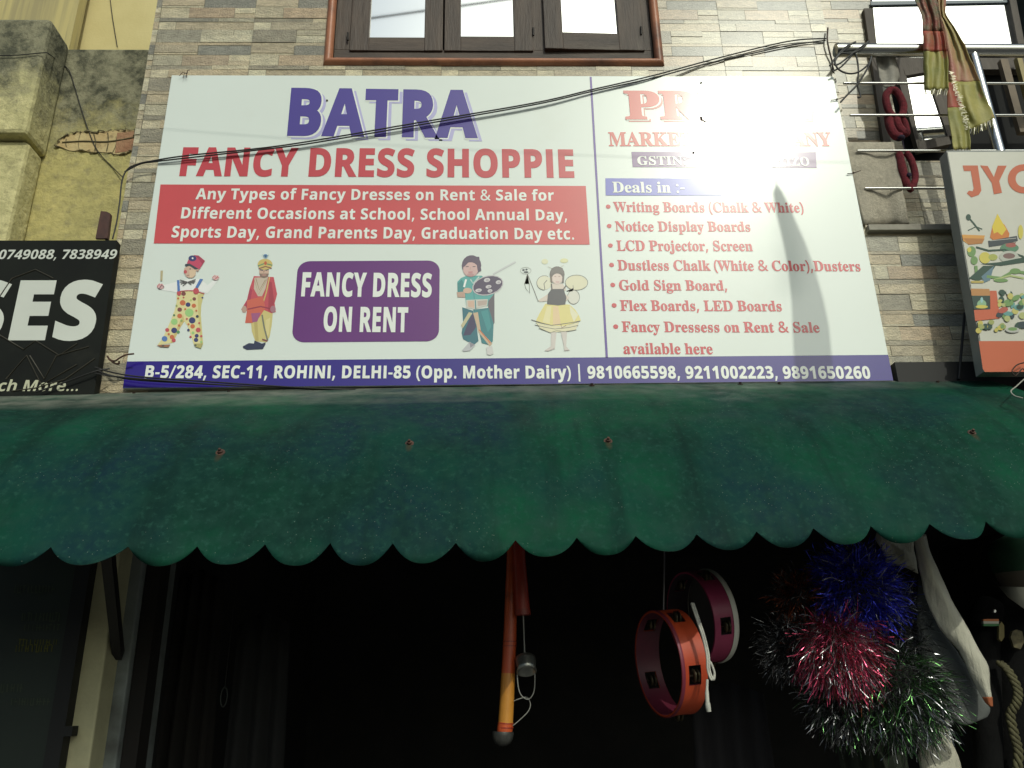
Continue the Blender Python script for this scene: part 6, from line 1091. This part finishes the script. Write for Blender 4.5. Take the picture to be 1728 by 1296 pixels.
# mannequin in dark uniform at the right edge
man = thing('mannequin', 'mannequin in black uniform jacket with flag badge and green cap, right edge', 'mannequin', q6(800, 1500, -.12))
YM = -.12
skin = mat('mannequin_skin', (.26, .22, .17), .55, (.22, .19, .15), 5)
jk = mat('black_jacket', (.008, .008, .008), .95, (.005, .005, .005), 12, bump=.3, bscale=60, spec=.1)
hc = q6(715, 300, YM); hr = .115
k = MB(); rows = []
for i in range(19):
    th_ = math.pi*i/18; row = []
    for j in range(28):
        ph = 2*math.pi*j/28; x, y, z = math.sin(th_)*math.sin(ph), -math.sin(th_)*math.cos(ph), math.cos(th_)
        jaw = 1-.18*max(0, -z)**1.2; nose = .20*math.exp(-((x/.13)**2+((z+.12)/.16)**2)) if y < 0 else 0
        brow = .05*math.exp(-((z-.2)/.1)**2) if y < 0 else 0; lip = .07*math.exp(-((x/.22)**2+((z+.45)/.07)**2)) if y < 0 else 0
        eye = -.07*math.exp(-(((abs(x)-.33)/.14)**2+((z-.05)/.1)**2)) if y < 0 else 0
        chin = .10*math.exp(-((x/.25)**2+((z+.78)/.14)**2)) if y < 0 else 0
        row.append(hc+Vector((x*jaw*hr, y*hr*1.08*jaw-(nose+brow+lip+eye+chin)*hr, z*hr*1.22)))
    rows.append(row)
k.grid(rows, skin, True, True); k.tube([hc+Vector((0, .01, -.09)), hc+Vector((0, .015, -.19)), hc+Vector((0, .02, -.24))], [.055, .056, .075], skin, 18); k.build('head', man)
k = MB(); k.lathe([(.122, -.01), (.124, .02), (.128, .06), (.112, .10), (.06, .125), (.0005, .13)], hc+Vector((0, .0, .0)), (0, -.05, 1), mat('dark_green_cap', (.03, .10, .05), .6, (.02, .06, .035), 6), 28)
k.build('cap', man)
k = MB(); col_m = mat('white_collar', (.46, .44, .36), .85)
k.grid([[q6(552, 385, YM-.07), q6(640, 388, YM-.13), q6(740, 392, YM-.15), q6(850, 390, YM-.10)], [q6(600, 440, YM-.09), q6(668, 490, YM-.14), q6(745, 540, YM-.16), q6(840, 470, YM-.10)]], col_m); k.build('collar', man, solid=.004)
k = MB(); rows = []
for y, hw_, dp_ in ((398, 150, .07), (430, 215, .08), (470, 262, .09), (560, 285, .10), (700, 282, .11), (900, 270, .115), (1100, 262, .115), (1350, 262, .12)):
    cc = q6(748, y, YM+.02); row = []
    for j in range(32):
        a_ = 2*math.pi*j/32; ca, sa = math.cos(a_), math.sin(a_); e = .75
        row.append(cc+Vector((math.copysign(abs(ca)**e, ca)*hw_/2.9736/500, math.copysign(abs(sa)**e, sa)*dp_, 0)))
    rows.append(row)
k.grid(rows, jk, True, True); k.build('jacket', man)
for sgn in (-1, 1):
    k = MB(); k.tube(smooth_path([q6(748+sgn*225, 480, YM+.01), q6(748+sgn*262, 560, YM), q6(748+sgn*270, 720, YM-.01), q6(748+sgn*262, 950, YM-.03), q6(748+sgn*250, 1180, YM-.05), q6(748+sgn*248, 1400, YM-.06)], 4), [.045, .052, .056, .057, .056, .055, .054, .053, .052, .051, .050, .049, .048, .047, .046, .045, .044, .043, .043, .042, .042], jk, 16); k.build('sleeve', man)
def badge(nm, pts, m, dy):
    k = MB(); k.prism([q6(x, y, YM-.075-dy) for x, y in pts][::-1] if False else [q6(x, y, YM-.075-dy) for x, y in pts], .012, m); return k.build(nm, man)
fl = badge('flag_badge', [(475, 584), (552, 584), (552, 572), (475, 572)], mat('flag_green', (.05, .16, .06), .8), .02)
k = MB()
for y0, y1, cc in ((560, 572, (.42, .40, .34)), (549, 560, (.42, .14, .05))): k.prism([q6(475, y1, YM-.096), q6(552, y1, YM-.096), q6(552, y0, YM-.096), q6(475, y0, YM-.096)], .012, mat('flag_%d' % y0, cc, .8))
k.build('flag_stripe', man)
badge('shoulder_patch', [(552, 650), (566, 662), (580, 640), (578, 580), (565, 562), (553, 580)], mat('olive_patch', (.16, .13, .05), .8), .015)
badge('pocket_emblem', [(612, 640), (628, 690), (662, 700), (680, 660), (668, 610), (640, 602), (620, 612)], mat('khaki_patch', (.12, .10, .045), .8, (.05, .04, .02), 60), .035)
badge('pin', [(526, 512), (534, 518), (540, 508), (532, 500)], mat('silver_pin', (.5, .5, .5), .3, metal=.8), .02)
k = MB(); olive = mat('olive_cord', (.09, .083, .035), .8, (.06, .053, .022), 20)
path = smooth_path([q6(560, 770, YM-.10), q6(600, 810, YM-.12), q6(645, 900, YM-.13), q6(640, 970, YM-.13), q6(610, 1030, YM-.12), q6(630, 1130, YM-.12), q6(650, 1220, YM-.12), q6(640, 1330, YM-.12)], 8)
for ph in (0, 2.1, 4.2):
    k.tube([p+Vector((math.cos(i*.75+ph), .6*math.sin(i*.75+ph), .4*math.sin(i*.75+ph)))*.009 for i, p in enumerate(path)], .0075, olive, 8)
k.build('lanyard', man)

# ================================================================== DARK BOARD, BUCKLE AND COSTUMES IN THE SHADE
dbm = mat('dark_green_board', (.014, .024, .015), .6, (.011, .018, .012), 4)
YD = -.14
db = thing('dark_board', 'dark green notice board with faint lettering standing left of the grey pillar', 'board', (-2.0, YD, 0))
k = MB(); a_, b_ = at(140, 955, YD), at(88, 1296, YD)
k.box((a_.x-1.1, YD, .002), (a_.x-.02, YD+.04, a_.z+.25), dbm); k.build('panel', db)
k = MB(); k.box((a_.x-.02, YD-.01, .002), (a_.x+.03, YD+.05, a_.z+.26), mat('black_frame', (.007, .007, .007), .7)); k.build('frame', db)
k = MB(); pq = at(118, 1234, YD-.01); k.box((a_.x+.03, YD-.01, pq.z-.015), (a_.x+.055, YD+.03, pq.z+.015), mat('black_frame', (.007, .007, .007))); k.build('latch', db)
k = MB(); dim_i = ink((.055, .07, .045), .7); dim_y = ink((.10, .10, .02), .7)
rl_ = random.Random(2)
for py, x0, x1, h_, mm in ((1048, 36, 103, 14, dim_i), (1064, 40, 100, 10, dim_i), (1088, 32, 95, 9, dim_y), (1100, 26, 88, 11, dim_y), (1168, 0, 36, 14, dim_i), (1000, 24, 90, 12, dim_i), (1190, 18, 80, 12, dim_i)):
    x = x0
    while x < x1:                                   # worn strokes of unreadable writing
        w_ = rl_.uniform(1.2, 2.2); pts = [(x, py), (x+w_, py), (x+w_+h_*.12, py-h_), (x+h_*.12, py-h_)]
        P = [at(px_, py_, YD-.0015) for px_, py_ in pts]; k.flat([[(p.x, p.z) for p in P]], YD-.0015, mm)
        if rl_.random() < .6:
            yy = py-h_*rl_.choice((0, .5, 1)); P = [at(px_, py_, YD-.0016) for px_, py_ in ((x, yy+1), (x+5, yy+1), (x+5, yy-1), (x, yy-1))]; k.flat([[(p.x, p.z) for p in P]], YD-.0016, mm)
        x += rl_.uniform(4, 7.5)
k.build('faded_lettering', db)
k = MB(); bq = at(378, 1176, .25); k.tube(smooth_path([bq+Vector((.012*math.sin(a*.7854)*1, 0, .034*math.cos(a*.7854))) for a in range(9)], 3), .003, mat('dark_buckle', (.04, .044, .04), .4, metal=.7), 6); k.tube([bq+Vector((0, 0, .034)), bq+Vector((.004, .01, .5))], .0012, cable_m, 5)
tag(k.build('metal_buckle'), 'small oval metal buckle hanging in the dark doorway near the pillar', 'buckle')
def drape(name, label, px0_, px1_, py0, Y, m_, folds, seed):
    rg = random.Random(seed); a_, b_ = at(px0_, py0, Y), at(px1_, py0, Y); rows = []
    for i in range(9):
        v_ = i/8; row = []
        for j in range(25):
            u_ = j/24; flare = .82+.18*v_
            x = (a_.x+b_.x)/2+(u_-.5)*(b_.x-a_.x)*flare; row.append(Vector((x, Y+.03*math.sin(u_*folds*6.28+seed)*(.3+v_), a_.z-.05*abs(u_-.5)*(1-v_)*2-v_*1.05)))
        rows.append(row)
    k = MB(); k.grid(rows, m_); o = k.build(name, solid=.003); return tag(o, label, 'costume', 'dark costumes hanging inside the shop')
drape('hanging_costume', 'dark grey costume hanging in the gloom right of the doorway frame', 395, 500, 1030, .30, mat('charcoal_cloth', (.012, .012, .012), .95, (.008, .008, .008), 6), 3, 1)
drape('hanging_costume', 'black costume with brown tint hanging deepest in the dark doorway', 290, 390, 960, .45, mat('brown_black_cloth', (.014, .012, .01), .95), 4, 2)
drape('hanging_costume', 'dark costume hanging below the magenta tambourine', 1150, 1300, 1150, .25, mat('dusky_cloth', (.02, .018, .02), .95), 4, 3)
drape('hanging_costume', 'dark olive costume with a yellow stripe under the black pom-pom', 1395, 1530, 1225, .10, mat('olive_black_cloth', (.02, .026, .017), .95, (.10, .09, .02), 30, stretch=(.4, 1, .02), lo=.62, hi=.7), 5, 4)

# ================================================================== ACROSS THE STREET (behind the camera)
T_ = 1.9
def toward(px, py, t): return at(px, py, 0)+SUN*t
def shx(px0_, px1_, py): a, b = toward(px0_, py, T_), toward(px1_, py, T_); return ((a+b)/2, (b-a).length/2)
um = thing('shadow_caster', 'unseen grey cloth shape added to throw the pointed shadow on the sign', 'shadow caster', toward(1372, 640, T_))
prof = [shx(*q) for q in ((1310, 1311, 311), (1305, 1320, 325), (1312, 1338, 365), (1323, 1358, 410), (1331, 1374, 455), (1337, 1388, 505), (1339, 1397, 550), (1341, 1402, 600), (1343, 1405, 650))]  # outline of the unseen caster, worked back from the shadow it throws
k = MB(); rows = []
for i_, (c_, r_) in enumerate(prof):
    rows.append([c_+Vector((math.cos(2*math.pi*j/24), .5*math.sin(2*math.pi*j/24), 0))*r_*(1+.06*math.sin(j*1.57+i_*.3)) for j in range(24)])
k.grid(rows, mat('caster_cloth', (.22, .22, .21), .9), True, True); k.build('cloth', um)
tp_ = prof[0][0]; k = MB(); k.tube([tp_, tp_+Vector((0, 0, .12))], .002, cord_m, 5); k.build('knot_cord', um)
k = MB(); k.tube(smooth_path([tp_+Vector((-9, .3, .9)), tp_+Vector((-4, .1, .35)), tp_+Vector((0, 0, .12)), tp_+Vector((4, -.1, .3)), tp_+Vector((9, -.3, .9))], 8), .0018, cable_m, 6)  # wire added to carry the unseen caster
tag(k.build('overhead_wire'), 'thin overhead wire added close to the shop front to carry the shadow caster', 'wire', 'overhead wires')
op = thing('opposite_building', 'plain plastered building on the far side of the street behind the viewer', 'building', (0, -30, 0))
k = MB(); ob = mat('opposite_plaster', (.34, .30, .24), .9, (.26, .23, .19), 2)
k.box((-30, -34, .0), (-2, -26, 4.0), ob); k.box((2.5, -34, 0), (30, -26, 3.6), ob); k.build('wall', op)
def mirrored(px, py, Yw_):
    """street-side point seen by reflection in the window glass at a photo pixel"""
    p = at(px, py, YF-.003); d = p-CAM; d.y = -d.y; return p+d*((Yw_-p.y)/d.y)
a_, b_ = mirrored(625, 31, -6.0), mirrored(850, 0, -6.0)
k = MB(); e_ = (b_-a_).normalized(); k.tube([a_-e_*14, a_, b_, b_+e_*14], .016, cable_m, 6)
tag(k.build('overhead_wire'), 'thick black overhead wire along the street, mirrored in the window panes', 'wire', 'overhead wires')
